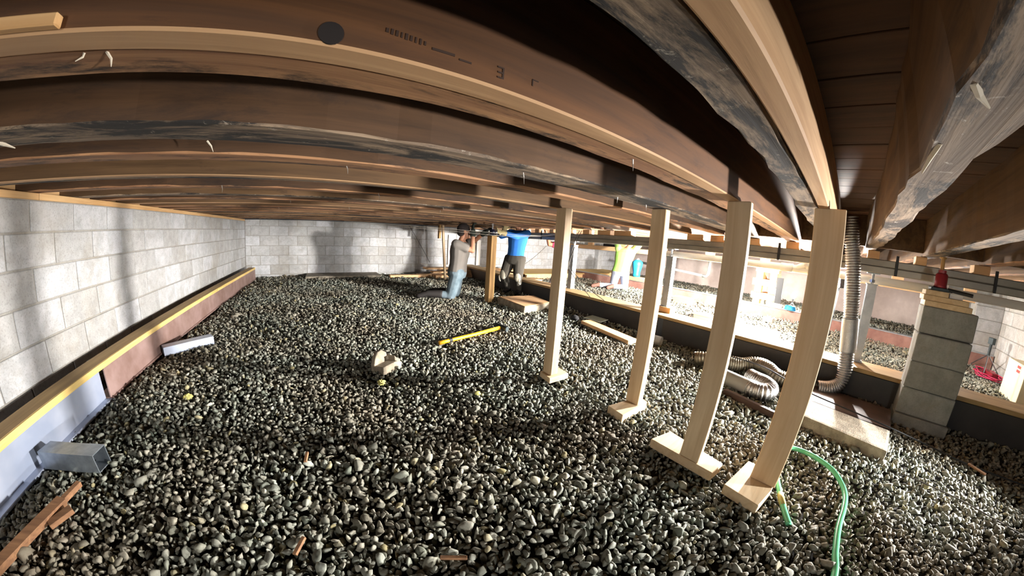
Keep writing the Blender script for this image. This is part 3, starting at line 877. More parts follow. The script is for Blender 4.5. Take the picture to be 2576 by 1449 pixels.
# ------------------------------------------------------------------ foil ducts
def corrugated(path, r, pitch=0.021, amp=0.17, n=18):
    P = [Vector(p) for p in path]
    # Catmull-Rom
    Q = [P[0]] + P + [P[-1]]
    S = []
    for i in range(1, len(Q) - 2):
        a, b, c, d = Q[i - 1:i + 3]
        for k in range(24):
            t = k / 24
            S.append(0.5 * ((2 * b) + (c - a) * t + (2 * a - 5 * b + 4 * c - d) * t * t + (3 * b - a - 3 * c + d) * t ** 3))
    S.append(P[-1])
    L = [0]
    for i in range(1, len(S)):
        L.append(L[-1] + (S[i] - S[i - 1]).length)
    out = []; rad = []
    m = int(L[-1] / (pitch / 4)); j = 0
    for i in range(m + 1):
        s = L[-1] * i / m
        while j < len(L) - 2 and L[j + 1] < s:
            j += 1
        t = (s - L[j]) / max(1e-9, L[j + 1] - L[j])
        out.append(S[j].lerp(S[j + 1], t))
        rad.append(r * (1 - amp / 2 + amp / 2 * math.cos(2 * PI * s / pitch)) * (1 + 0.03 * math.sin(s * 23)))
    mb = MB(); mb.tube(out, rad, n, False)
    return mb
dz = 0.075
fd = thing('foil_duct', 'crinkled foil dryer duct dropping from the joists beside the nearest post to the gravel', 'duct', (3.2, -0.1, 0.0))
build('duct', corrugated([(3.2, 0.0, 1.46), (3.2, -0.02, 1.28), (3.2, -0.046, 1.14), (3.198, -0.066, 1.0), (3.198, -0.092, 0.79), (3.196, -0.119, 0.57), (3.195, -0.144, 0.377), (3.19, -0.165, 0.22), (3.17, -0.15, 0.12), (3.12, -0.08, 0.075), (3.07, 0.02, 0.07)], 0.066), M['foil'], fd, 0, True)
build('sleeve', MB().tube([(3.1965, -0.108, 0.66), (3.195, -0.144, 0.40)], 0.071, 18, False), M['foil'], fd, 0, True)['label'] = 'smooth foil sleeve wrapped round the duct'
fd2 = thing('foil_duct', 'dusty foil duct lying in humps on the gravel along the black beam', 'duct', (2.95, 0.6, 0.0))
build('duct', corrugated([(2.84, 1.06, 0.05), (2.86, 0.98, 0.07), (2.95, 0.82, 0.07), (3.02, 0.68, 0.075), (3.09, 0.58, 0.10), (3.05, 0.45, 0.105), (2.98, 0.34, 0.08), (3.02, 0.18, 0.07), (3.06, 0.06, 0.07)], 0.068), M['foil_dusty'], fd2, 0, True)
fd3 = thing('duct_elbow', 'shiny foil duct bend fitted on a smooth grey pipe between the two nearest posts', 'duct', (2.6, 0.5, 0.0))
build('pipe', MB().tube([(2.60, 0.74, 0.07), (2.53, 0.455, 0.07)], 0.060, 18, False), M['pvc_grey'], fd3, 0, True)
build('bend', corrugated([(2.535, 0.475, 0.07), (2.52, 0.40, 0.072), (2.545, 0.335, 0.078), (2.62, 0.325, 0.082), (2.68, 0.38, 0.085), (2.73, 0.46, 0.08), (2.80, 0.54, 0.07)], 0.066), M['foil'], fd3, 0, True)
gp = tag(build('grey_pipe', MB().tube([(3.00, 1.68, 0.05), (3.02, 1.54, 0.05)], 0.052, 18, False).tube([(3.02, 1.54, 0.05), (3.0, 1.68, 0.05)], 0.044, 18, False), M['pvc_grey'], None, 0, True), 'short open grey pipe lying between the second and third new posts', 'pipe')

# ------------------------------------------------------------------ things lying on the gravel
sh = thing('sledgehammer', 'sledgehammer with a yellow handle lying on the gravel', 'hammer', (1.3, 2.6, 0.02))
mb = MB(); mb.tube([(0.915, 2.487, 0.035), (0.98, 2.502, 0.036), (1.3, 2.575, 0.04), (1.66, 2.665, 0.045)], [0.021, 0.018, 0.018, 0.02], 12); build('handle', mb, M['yellow'], sh, 0, True)
mb = MB()
ax = Vector((0.16, -0.98, 0)).normalized()
hc = Vector((1.70, 2.685, 0.045))
mb.extr([(0.03 * math.cos(2 * PI * i / 8 + 0.39), 0.03 * math.sin(2 * PI * i / 8 + 0.39)) for i in range(8)], hc - ax * 0.1, hc + ax * 0.1)
build('hammer_head', mb, M['head'], sh, 0.005)
mb = MB(); mb.tube([(1.02, 2.511, 0.037), (1.05, 2.518, 0.037)], 0.0205, 12); build('grip_band', mb, M['black'], sh)

# broken cinder block chunk
mb = MB()
A = Matrix.Translation((0.385, 2.19, 0.0)) @ Matrix.Scale(0.86, 4) @ Matrix.Rotation(0.55, 4, 'Z') @ Matrix.Rotation(-0.12, 4, 'X')
prof = [(-0.115, 0.0), (0.10, 0.0), (0.115, 0.05), (0.07, 0.085), (0.045, 0.10), (0.035, 0.135), (-0.01, 0.165), (-0.055, 0.16), (-0.085, 0.12), (-0.11, 0.055)]
inner = [(-0.075, 0.045), (0.02, 0.045), (0.03, 0.07), (0.015, 0.13), (-0.015, 0.138), (-0.05, 0.125), (-0.065, 0.09)]
def solid(prof, y0, y1):
    n = len(prof)
    vs = [A @ Vector((x, y0, z)) for x, z in prof] + [A @ Vector((x, y1, z)) for x, z in prof]
    return vs, [tuple(range(n)), tuple(reversed(range(n, 2 * n)))] + [(i, n + i, n + (i + 1) % n, (i + 1) % n) for i in range(n)]
mb.add(*solid([(-0.115, -0.02), (0.10, -0.02), (0.118, 0.035), (0.06, 0.06), (-0.10, 0.05)], -0.08, 0.07))
mb.add(*solid(prof, 0.025, 0.07))
mb.add(*solid([(0.055, 0.0), (0.115, 0.0), (0.118, 0.05), (0.075, 0.085), (0.055, 0.11)], -0.06, 0.05))
tag(build('broken_block', mb, M['concrete'], None, 0.004), 'broken chunk of concrete block lying on the open gravel', 'rubble')

# square steel tube end and steel channel poking out from the left beam
def hollow(p0, p1, w, h, t, up=(0, 0, 1)):
    mb = MB()
    for a, b, ww, hh in ((0, h / 2 - t / 2, w, t), (0, -h / 2 + t / 2, w, t), (w / 2 - t / 2, 0, t, h - 2 * t), (-w / 2 + t / 2, 0, t, h - 2 * t)):
        mb.extr([(a - ww / 2, b - hh / 2), (a + ww / 2, b - hh / 2), (a + ww / 2, b + hh / 2), (a - ww / 2, b + hh / 2)], p0, p1, up)
    return mb
tag(build('steel_tube', hollow((-1.47, 1.42, 0.055), (-1.135, 1.37, 0.062), 0.09, 0.09, 0.004), M['galv'], None), 'square galvanised steel tube with an open end beside the grey blue beam', 'steel tube')
tag(build('steel_channel', hollow((-1.47, 2.90, 0.03), (-1.10, 3.14, 0.035), 0.10, 0.075, 0.004), M['steel_blue'], None), 'blue grey steel channel offcut poking out from the red brown beam', 'steel channel')

# splintered lumber at bottom left
mb = MB(); mb.extr([(-0.028, -0.016), (0.022, -0.02), (0.03, 0.012), (-0.02, 0.018)], (-1.355, 0.55, 0.035), (-1.195, 1.12, 0.05))
mb.extr([(-0.02, -0.012), (0.012, -0.014), (0.014, 0.01), (-0.012, 0.012)], (-1.2, 1.08, 0.048), (-1.165, 1.215, 0.055))
tag(build('broken_lath', mb, M['brown_wood'], None, 0.002), 'long broken brown strip of wood at the lower left corner', 'wood scrap')
mb = MB(); mb.extr([(-0.022, -0.01), (0.02, -0.012), (0.022, 0.01), (-0.02, 0.012)], (-1.19, 1.0, 0.035), (-1.125, 1.075, 0.045))
tag(build('wood_scrap', mb, M['brown_wood'], None, 0.002), 'short brown wood scrap beside the long broken strip', 'wood scrap')
def chip(p, q, w, lab):
    mb = MB(); mb.extr([(-w, -0.004), (w, -0.005), (w * 0.7, 0.005), (-w * 0.8, 0.004)], p, q)
    tag(build('wood_chip', mb, M['brown_wood'], None, 0.001), lab, 'wood scrap')
chip((-0.175, 1.25, 0.03), (-0.165, 1.31, 0.035), 0.008, 'small reddish wood chip on the gravel below the broken block')
chip((-0.225, 0.78, 0.03), (-0.19, 0.84, 0.035), 0.009, 'small reddish wood chip near the bottom edge, left of centre')
chip((0.21, 0.615, 0.03), (0.285, 0.575, 0.033), 0.007, 'thin reddish wood chip near the bottom edge, at the centre')
chip((2.55, -1.2, 0.03), (2.62, -1.1, 0.035), 0.016, 'brown wood scrap on the dark gravel right of the pier')
for p, r, lab in (((0.30, 1.93, 0.02), 0.026, 'yellowish lump on the gravel just below the broken block'), ((0.83, 1.55, 0.02), 0.02, 'yellowish lump on the gravel left of the nearer posts'), ((-0.93, 2.02, 0.02), 0.03, 'yellowish lump on the gravel near the joint of the left beams')):
    mb = MB(); mb.ell(p, (r, r * 0.9, r * 0.7), None, 9, 7)
    for i in range(len(mb.v)):
        v = Vector(mb.v[i]); k = 1 + random.uniform(-0.2, 0.2); mb.v[i] = tuple(Vector(p) + (v - Vector(p)) * k)
    tag(build('yellow_lump', mb, M['yellow_moss'], None), lab, 'lump')

# footing slab with its lit top as an orange sheet, long plank, curb stone, dark board
ft = thing('footing_pad', 'square concrete footing pad with an orange lit top beside the farthest new post', 'pad', (2.72, 3.62, 0.0))
build('slab', MB().prism([(2.41, 3.98), (2.40, 3.22), (3.0, 3.36), (3.09, 3.92)], -0.03, 0.094), M['concrete'], ft, 0.012)
build('lit_top', MB().prism([(2.43, 3.96), (2.42, 3.245), (2.985, 3.375), (3.07, 3.9)], 0.0945, 0.104), M['orange_wood'], ft, 0.002)  # orange wood sheet stands in for warm light on the concrete top
pk = thing('ground_plank', 'narrow orange lit plank on the gravel in front of the far black beam', 'plank', (2.83, 2.15, 0.0))
build('board', MB().prism([(2.775, 2.515), (2.655, 1.72), (2.80, 1.70), (2.93, 2.50)], 0.02, 0.060), M['orange_wood'], pk, 0.003)
build('end_label', MB().box((2.70, 1.716, 0.04), (0.06, 0.012, 0.04), -0.15), M['pvc'], pk, 0.001)['label'] = 'white painted end'
tag(build('paper_sheet', MB().prism([(2.93, 2.62), (2.96, 2.36), (3.17, 2.40), (3.15, 2.66)], 0.055, 0.061), M['paper'], None), 'pale green sheet lying at the back corner of the narrow plank', 'sheet')
tag(build('black_rag', MB().ell((2.83, 2.68, 0.05), (0.05, 0.07, 0.035)), M['black_cloth'], None, 0, True), 'small black bundle at the far end of the narrow plank', 'bundle')
mb = MB().prism([(2.395, 0.17), (2.285, -0.515), (2.64, -0.555), (2.72, 0.12)], -0.03, 0.072)
curb = build('concrete_curb', mb, M['concrete'], None, 0.022, False, 2)
tag(curb, 'rough broken slab of concrete footing behind the nearest post', 'rubble')
tag(build('dark_board', MB().prism([(2.70, 0.24), (2.68, -0.56), (3.12, -0.60), (3.16, 0.2)], 0.035, 0.062), M['dark_board'], None, 0.003), 'dark brown board lying between the concrete slab and the black beam', 'board')
tag(build('thin_board', MB().prism([(2.38, 0.62), (2.30, 0.17), (2.33, 0.16), (2.42, 0.61)], 0.0, 0.045), M['dark_board'], None, 0.002), 'thin dark board edge on the gravel in front of the duct elbow', 'board')

# hose, cables, strings
def smooth_path(P, k=8):
    P = [Vector(p) for p in P]; Q = [P[0]] + P + [P[-1]]; S = []
    for i in range(1, len(Q) - 2):
        a, b, c, d = Q[i - 1:i + 3]
        for j in range(k):
            t = j / k
            S.append(0.5 * ((2 * b) + (c - a) * t + (2 * a - 5 * b + 4 * c - d) * t * t + (3 * b - a - 3 * c + d) * t ** 3))
    S.append(P[-1]); return S
hz = 0.028
hs = thing('garden_hose', 'green garden hose looping on the gravel behind the nearest post', 'hose', (1.6, -0.15, 0.0))
build('hose', MB().tube(smooth_path([(0.62, -0.30, hz), (0.9, -0.325, hz), (1.182, -0.32, hz), (1.287, -0.305, hz), (1.446, -0.296, hz), (1.599, -0.304, hz), (1.715, -0.30, hz), (1.811, -0.27, hz), (1.907, -0.208, hz), (1.965, -0.096, hz), (1.96, 0.02, hz), (1.87, 0.085, hz), (1.74, 0.075, hz), (1.60, 0.03, hz), (1.465, -0.025, hz), (1.386, -0.067, hz - 0.006), (1.335, -0.1, hz - 0.012)]), 0.0135, 10), M['hose'], hs, 0, True)
build('tape', MB().tube([(1.49, -0.016, hz), (1.465, -0.025, hz), (1.42, -0.049, hz - 0.003)], 0.0152, 10), M['tape'], hs, 0, True)

def cable(name, pts, r, mat, label, cat='cable', k=6):
    return tag(build(name, MB().tube(smooth_path(pts, k), r, 6), M[mat], None, 0, True), label, cat)
cable('black_cable', [(2.84, 0.80, 0.17), (2.82, 0.45, 0.175), (2.80, 0.1, 0.10), (2.72, -0.3, 0.085), (2.68, -0.55, 0.075), (2.72, -0.82, 0.03), (2.62, -1.09, 0.03), (2.58, -1.49, 0.03), (2.5, -2.2, 0.03)], 0.006, 'black', 'thin black cable trailing over the concrete slab and past the pier')
cable('black_cable', [(2.16, -0.62, 0.03), (2.1, -0.95, 0.03), (1.95, -1.3, 0.03), (1.8, -1.7, 0.03)], 0.004, 'wire', 'thin dark wire on the dark gravel at the lower right')
cable('hanging_wire', [(3.42, 3.32, 1.22), (3.40, 3.36, 1.10), (3.38, 3.40, 0.9), (3.37, 3.44, 0.66), (3.33, 3.2, 0.46), (3.29, 2.95, 0.33), (3.27, 2.84, 0.272)], 0.005, 'wire', 'dark wire hanging from the girder to the black beam, left of its pair')
cable('hanging_wire', [(3.43, 3.28, 1.22), (3.42, 3.34, 1.10), (3.39, 3.38, 0.9), (3.37, 3.41, 0.66), (3.33, 3.1, 0.47), (3.30, 2.8, 0.34), (3.28, 2.59, 0.272)], 0.005, 'wire', 'dark wire hanging from the girder to the black beam, right of its pair')
cable('hanging_wire', [(3.6, 4.3, 0.94), (3.5, 4.45, 0.75), (3.4, 4.7, 0.55), (3.35, 5.0, 0.46), (3.2, 5.4, 0.42)], 0.004, 'wire', 'thin wire sagging from the girder behind the blue shirted man', 'wire')
cable('hanging_wire', [(1.9, 7.5, 1.2), (2.05, 7.45, 0.95), (2.25, 7.4, 0.6), (2.4, 7.35, 0.32)], 0.006, 'wire', 'thin wire hanging down the back wall left of the brace board', 'wire')
cable('string_line', [(0.3, 5.9, 1.19), (1.2, 4.75, 1.13), (1.9, 4.1, 1.10), (2.3, 3.85, 1.09), (2.75, 3.95, 1.09), (3.3, 4.0, 1.12), (3.46, 3.9, 1.17)], 0.0022, 'string', 'upper pale string line stretched across the two workers', 'string')
cable('string_line', [(0.4, 6.0, 1.17), (1.2, 4.75, 1.105), (1.9, 4.1, 1.07), (2.3, 3.84, 1.055), (2.75, 3.95, 1.07), (3.3, 4.0, 1.11), (3.46, 3.85, 1.16)], 0.0022, 'string', 'lower pale string line stretched across the two workers', 'string')
# ------------------------------------------------------------------ bright side of the crawl space
tag(build('plywood_sheet', MB().box2((4.6, 6.25, 0.13), (9.2, 7.5, 0.149)), M['ply'], None, 0.002), 'wide yellow plywood sheet lying low in front of the back block wall', 'sheet')
for i, yy in enumerate((6.32, 7.3)):
    tag(build('sleeper', MB().box2((4.7, yy, -0.02), (9.0, yy + 0.09, 0.129)), M['orange_wood'], None, 0.004), ['front timber sleeper under the yellow plywood sheet', 'rear timber sleeper under the yellow plywood sheet'][i], 'timber')
lum = [(1.35, 2.3, 6.95, 7.12, -0.02, 0.06, 'short pale board at the foot of the back wall, leftmost'), (2.02, 2.62, 7.0, 7.2, -0.02, 0.065, 'short pale board at the foot of the back wall by the brace board'),
       (2.35, 4.5, 6.72, 6.95, -0.02, 0.075, 'lowest long board of the lumber stack behind the old post'), (2.75, 4.55, 6.75, 6.98, 0.076, 0.115, 'second long board of the lumber stack behind the old post'),
       (2.3, 4.4, 6.78, 7.0, 0.116, 0.155, 'third long board of the lumber stack behind the old post'), (2.9, 4.58, 6.8, 7.05, 0.156, 0.195, 'fourth long board of the lumber stack behind the old post'),
       (2.15, 4.2, 6.85, 7.1, 0.196, 0.234, 'topmost long board of the lumber stack behind the old post')]
for a, b, c, d, e, f, lab in lum:
    tag(build('lumber_board', MB().box2((a, c, e), (b, d, f - 0.001)), M['orange_wood'], None, 0.003), lab, 'board')
wp = tag(build('white_stud', MB().box2((3.82, YB - 0.075, 0.236), (3.94, YB - 0.03, 0.95)), M['pvc'], None, 0.004), 'white upright strip against the back wall between the two workers', 'strip')
tag(build('foam_sheet', MB().box2((2.98, YB - 0.05, 0.24), (3.16, YB - 0.02, 1.04)), M['plaster'], None, 0.004), 'pale upright panel against the back wall behind the kneeling man', 'panel')
# crib of timbers
cr = [(7.12, 1.20, 1.66, 0.0, 0.13), (7.36, 1.20, 1.66, 0.0, 0.13)]
lev = 0.0
for k in range(6):
    h = 0.138
    a, b = lev, lev + h - 0.002
    if k % 2 == 0:
        for j, xx in enumerate((7.04, 7.34)):
            sh_ = random.uniform(-0.03, 0.04)
            tag(build('crib_timber', MB().box2((xx, 1.19 + sh_, a), (xx + 0.13, 1.67 + sh_, b)), M['orange_wood'], None, 0.004), 'crib timber laid along the girder, tier %s from the ground, %s one' % (['one', '', 'three', '', 'five'][k], ['near', 'far'][j]), 'timber', 'crib timbers')
    else:
        for j, yy in enumerate((1.22, 1.50)):
            tag(build('crib_timber', MB().box2((7.02 - random.uniform(0, 0.03), yy, a), (7.5, yy + 0.14, b)), M['orange_wood'], None, 0.004), 'crib timber with end grain showing, tier %s from the ground, %s one' % (['', 'two', '', 'four', '', 'six'][k], ['right', 'left'][j]), 'timber', 'crib timbers')
    lev += h
tag(build('crib_timber', MB().box2((7.02, 1.2, lev), (7.3, 1.66, 0.899)), M['orange_wood'], None, 0.003), 'flat board on the very top of the timber crib', 'timber', 'crib timbers')
tag(build('dark_sheet', MB().extr([(-0.06, -0.012), (0.06, -0.012), (0.06, 0.012), (-0.06, 0.012)], (6.93, 1.12, 0.201), (7.0, 1.15, 0.76), (1, 0, 0)), M['black'], None, 0.002), 'black upright board leaning beside the timber crib', 'board')
cl = thing('hose_coil', 'blue coiled hose resting on the pinkish red beam', 'coil', (6.88, 0.86, 0.2))
for i in range(4):
    build('coil_turn', MB().ring((6.88 + random.uniform(-0.01, 0.01), 0.86, 0.212 + 0.02 * i), 0.10 - 0.004 * i, 0.010, (0, 0, 1), 24), M['blue_plastic'], cl, 0, True)
tag(build('white_box', MB().box2((6.82, 1.02, 0.2005), (6.93, 1.2, 0.27)), M['pvc'], None, 0.004), 'small white box on the pinkish red beam beside the blue coil', 'box')
# drain pipes
pp = thing('drain_pipe', 'white plastic drain pipe hung just below the grey girder', 'pipe', (3.68, 0.0, 0.99))
build('pipe', MB().tube([(3.68, 2.15, 0.985), (3.68, -2.4, 1.0)], 0.036, 16), M['pvc'], pp, 0, True)
build('coupling', MB().tube([(3.68, 0.62, 0.99), (3.68, 0.50, 0.99)], 0.043, 16), M['pvc'], pp, 0, True)
build('branch', MB().tube([(3.68, 0.47, 0.99), (3.66, 0.40, 1.03), (3.66, 0.36, 1.05)], 0.03, 14), M['pvc'], pp, 0, True)
build('cap', MB().tube([(3.645, 0.38, 1.028), (3.645, 0.33, 1.055)], 0.036, 14), M['pvc'], pp, 0, True)
dp = thing('grey_drain', 'grey drain pipe with an upturned elbow on the bright side', 'pipe', (8.0, 3.4, 0.5))
build('pipe', MB().tube([(8.0, 5.2, 0.64), (8.0, 3.15, 0.50)], 0.035, 12), M['pvc_grey'], dp, 0, True)
build('elbow', MB().tube([(8.0, 3.19, 0.502), (8.0, 3.10, 0.50), (8.0, 3.05, 0.56), (8.0, 3.04, 0.90)], 0.042, 12), M['pvc_grey'], dp, 0, True)
build('hanger', MB().tube([(8.0, 4.04, 0.56), (8.0, 4.04, JZ + 0.005)], 0.006, 6), M['pvc'], dp, 0, True)
build('riser', MB().tube([(8.0, 3.04, 0.9), (8.0, 3.04, CZ)], 0.03, 10), M['pvc'], dp, 0, True)
# loose timbers on the bright gravel
for lo, hi, lab, nm in (((4.80, 1.66, -0.01), (5.05, 1.97, 0.10), 'orange timber block on the bright gravel between the second and third new posts', 'timber_block'),
                    ((4.78, 0.68, -0.01), (4.96, 1.30, 0.10), 'long orange timber on the bright gravel between the two nearest new posts', 'timber_block'),
                    ((6.0, 2.6, -0.01), (6.25, 2.95, 0.13), 'pale timber block on the bright gravel below the hanging lamp', 'timber_block'),
                    ((6.12, 1.02, 0.0), (6.30, 1.2, 0.07), 'small green grey block on the bright gravel by the pinkish beam', 'block'),
                    ((3.58, 4.75, 0.0), (3.95, 5.05, 0.24), 'pale wooden box on the ground right of the blue shirted man', 'box')):
    tag(build(nm, MB().box2(lo, hi), M['orange_wood' if 'green' not in lab else 'concrete_dark'], None, 0.004), lab, 'block')
bb = tag(build('pine_board', MB().box2((6.805, 4.0, 0.2005), (6.97, 5.3, 0.30)), M['orange_wood'], None, 0.004), 'thick pine board on the pinkish beam under the blue jug', 'board')
mb = MB(); cx, cy = 6.88, 4.49
mb.tube([(cx, cy, 0.301), (cx, cy, 0.32), (cx, cy, 0.38), (cx, cy, 0.40), (cx, cy, 0.60), (cx, cy, 0.68), (cx, cy, 0.73), (cx, cy, 0.745)], [0.09, 0.1, 0.098, 0.09, 0.135, 0.135, 0.075, 0.03], 20)
jug = thing('blue_jug', 'bright blue plastic jug behind the second farthest new post', 'jug', (cx, cy, 0.301))
build('body', mb, M['blue_plastic'], jug, 0, True)
build('cap', MB().tube([(cx, cy, 0.742), (cx, cy, 0.775)], 0.032, 14), M['pvc'], jug)
# corner at the right: tripod, red cord, carton
tp = thing('tripod_stand', 'collapsed silver lamp tripod on the gravel by the white block wall', 'tripod', (6.35, -2.36, 0.0))
for a in (0.4, 2.5, 4.6):
    build('leg', MB().tube([(6.35, -2.36, 0.26), (6.35 + 0.42 * math.cos(a), -2.36 + 0.2 * math.sin(a), 0.03)], 0.009, 8), M['chrome'], tp)
build('hub', MB().tube([(6.35, -2.36, 0.24), (6.35, -2.36, 0.42)], 0.022, 10), M['head'], tp)
build('lamp_housing', MB().box((6.35, -2.36, 0.45), (0.1, 0.06, 0.09), 0.4), M['head'], tp, 0.004)
tag(build('red_case', MB().box((6.05, -2.34, 0.045), (0.24, 0.1, 0.08), 0.3), M['red'], None, 0.008), 'red tool case on the gravel below the silver tripod', 'case')
pts = []
for i in range(46):
    a = i * 0.62
    pts.append((5.95 + 0.30 * math.cos(a) + 0.05 * math.sin(i * 1.7), -2.28 + 0.16 * math.sin(a) + 0.03 * math.cos(i * 2.3), 0.03 + 0.0012 * i))
tag(build('extension_cord', MB().tube(smooth_path(pts, 4), 0.006, 6), M['redcord'], None, 0, True), 'tangle of red extension cord on the gravel in the right corner', 'cord')
cb = thing('carton', 'cream carton with red print standing at the right edge', 'carton', (4.98, -2.28, 0.0))
build('box', MB().box2((4.72, -2.42, 0.0), (5.24, -2.2, 0.415)), M['cardboard'], cb, 0.004)
for z in (0.33, 0.375):
    build('print', MB().box2((4.86, -2.1995, z - 0.014), (4.95, -2.198, z + 0.014)), M['red_print'], cb)

# ------------------------------------------------------------------ lamps on the bright side, two of them added for their light
def work_lamp(x, y, z, r, watt, lab, foot=True, hang=False):
    t = thing('work_lamp', lab, 'lamp', (x, y, 0.0 if not hang else z))
    mb = MB(); mb.ell((x, y, z), (r, r, r), None, 20, 12)
    s = watt / (PI * 4 * PI * r * r)
    build('globe', mb, emit('lamp_globe_%d' % int(watt), '#fffaf4', s), t, 0, True)
    if hang:
        build('socket', MB().tube([(x, y, z + r), (x, y, z + r + 0.06)], 0.025, 10), M['black'], t)
        build('cord', MB().tube([(x, y, z + r + 0.05), (x, y, JZ)], 0.004, 6), M['black'], t)
    else:
        build('socket', MB().tube([(x, y, z - r - 0.05), (x, y, z - r)], 0.025, 10), M['black'], t)
        build('pole', MB().tube([(x, y, 0.0), (x, y, z - r - 0.04)], 0.01, 8), M['galv'], t)
        for a in (0.2, 2.3, 4.4):
            build('leg', MB().tube([(x, y, min(0.22, z - r - 0.05)), (x + 0.16 * math.cos(a), y + 0.16 * math.sin(a), 0.01)], 0.006, 6), M['galv'], t)
    return t
work_lamp(5.95, 1.93, 0.93, 0.075, LAMP_POWER['a'], 'glaring globe work lamp on a stand between the second and third new posts')
work_lamp(6.4, 3.63, 0.97, 0.07, LAMP_POWER['b'], 'glaring globe lamp hanging right of the green shirted worker', True, True)
work_lamp(8.3, 1.01, 0.37, 0.06, LAMP_POWER['c'], 'glaring globe work lamp on the ground behind the pinkish beam and timber crib')
def flood(x, y, z, d, w, h, watt, lab):
    t = thing('added_flood', lab, 'lamp', (x, y, 0.0))
    d = Vector(d).normalized(); Rm = d.to_track_quat('Y', 'Z').to_matrix()
    c = Vector((x, y, z))
    build('housing', MB().box(c - d * 0.03, (w + 0.03, 0.05, h + 0.03), 0, Rm), M['black'], t, 0.004)
    build('panel', MB().box(c - d * 0.002, (w, 0.006, h), 0, Rm), emit('flood_panel', '#fffaf4', watt / (PI * w * h)), t)
    build('stand', MB().tube([(x, y, 0.0), tuple(c - d * 0.04 - Vector((0, 0, h / 2)))], 0.012, 8), M['galv'], t)
    build('foot', MB().box((x, y, 0.012), (0.22, 0.05, 0.02), 0.3).box((x, y, 0.012), (0.05, 0.22, 0.02), 0.3), M['galv'], t, 0.002)
    return t
flood(4.5, 0.08, 0.93, (-0.32, 0.95, -0.06), 0.2, 0.14, LAMP_POWER['e'], 'added flood lamp on a stand, unseen behind the nearest new post, lighting the walls')  # added source, kept out of view, to brighten the left and back walls
work_lamp(5.1, -1.25, 0.62, 0.06, LAMP_POWER['d'], 'added globe lamp on a stand, unseen behind the block pier')  # extra globe put in to brighten the right wall

# ------------------------------------------------------------------ people
def vec(*a):
    return Vector(a)

def hand(mb, wrist, d, palm_n, grip=0.9, side=1):
    """palm with four curled fingers of unequal length and a thumb from its side"""
    d = Vector(d).normalized(); n = Vector(palm_n); n = (n - d * n.dot(d)).normalized(); s = d.cross(n) * side
    w = Vector(wrist)
    Rm = Matrix((s, n, d)).transposed()
    mb.ell(w + d * 0.05, (0.042, 0.018, 0.055), Rm, 10, 8)
    for i, (off, L) in enumerate(((-0.03, 0.066), (-0.010, 0.076), (0.010, 0.072), (0.030, 0.056))):
        b = w + d * 0.092 + s * off
        a1 = d * math.cos(grip * 0.5) + n * math.sin(grip * 0.5)
        a2 = d * math.cos(grip * 1.3) + n * math.sin(grip * 1.3)
        a3 = d * math.cos(grip * 2.0) + n * math.sin(grip * 2.0)
        p1 = b + a1 * L * 0.45; p2 = p1 + a2 * L * 0.32; p3 = p2 + a3 * L * 0.25
        mb.tube([b - d * 0.03, b, p1, p2, p3], [0.0095, 0.0095, 0.009, 0.0085, 0.006], 8)
    t0 = w + d * 0.035 + s * 0.034
    t1 = t0 + (s * 0.7 + d * 0.6 + n * 0.4).normalized() * 0.036
    t2 = t1 + (d * 0.7 + n * 0.6 + s * 0.1).normalized() * 0.03
    mb.tube([t0 - s * 0.02, t0, t1, t2], [0.011, 0.012, 0.0105, 0.007], 8)

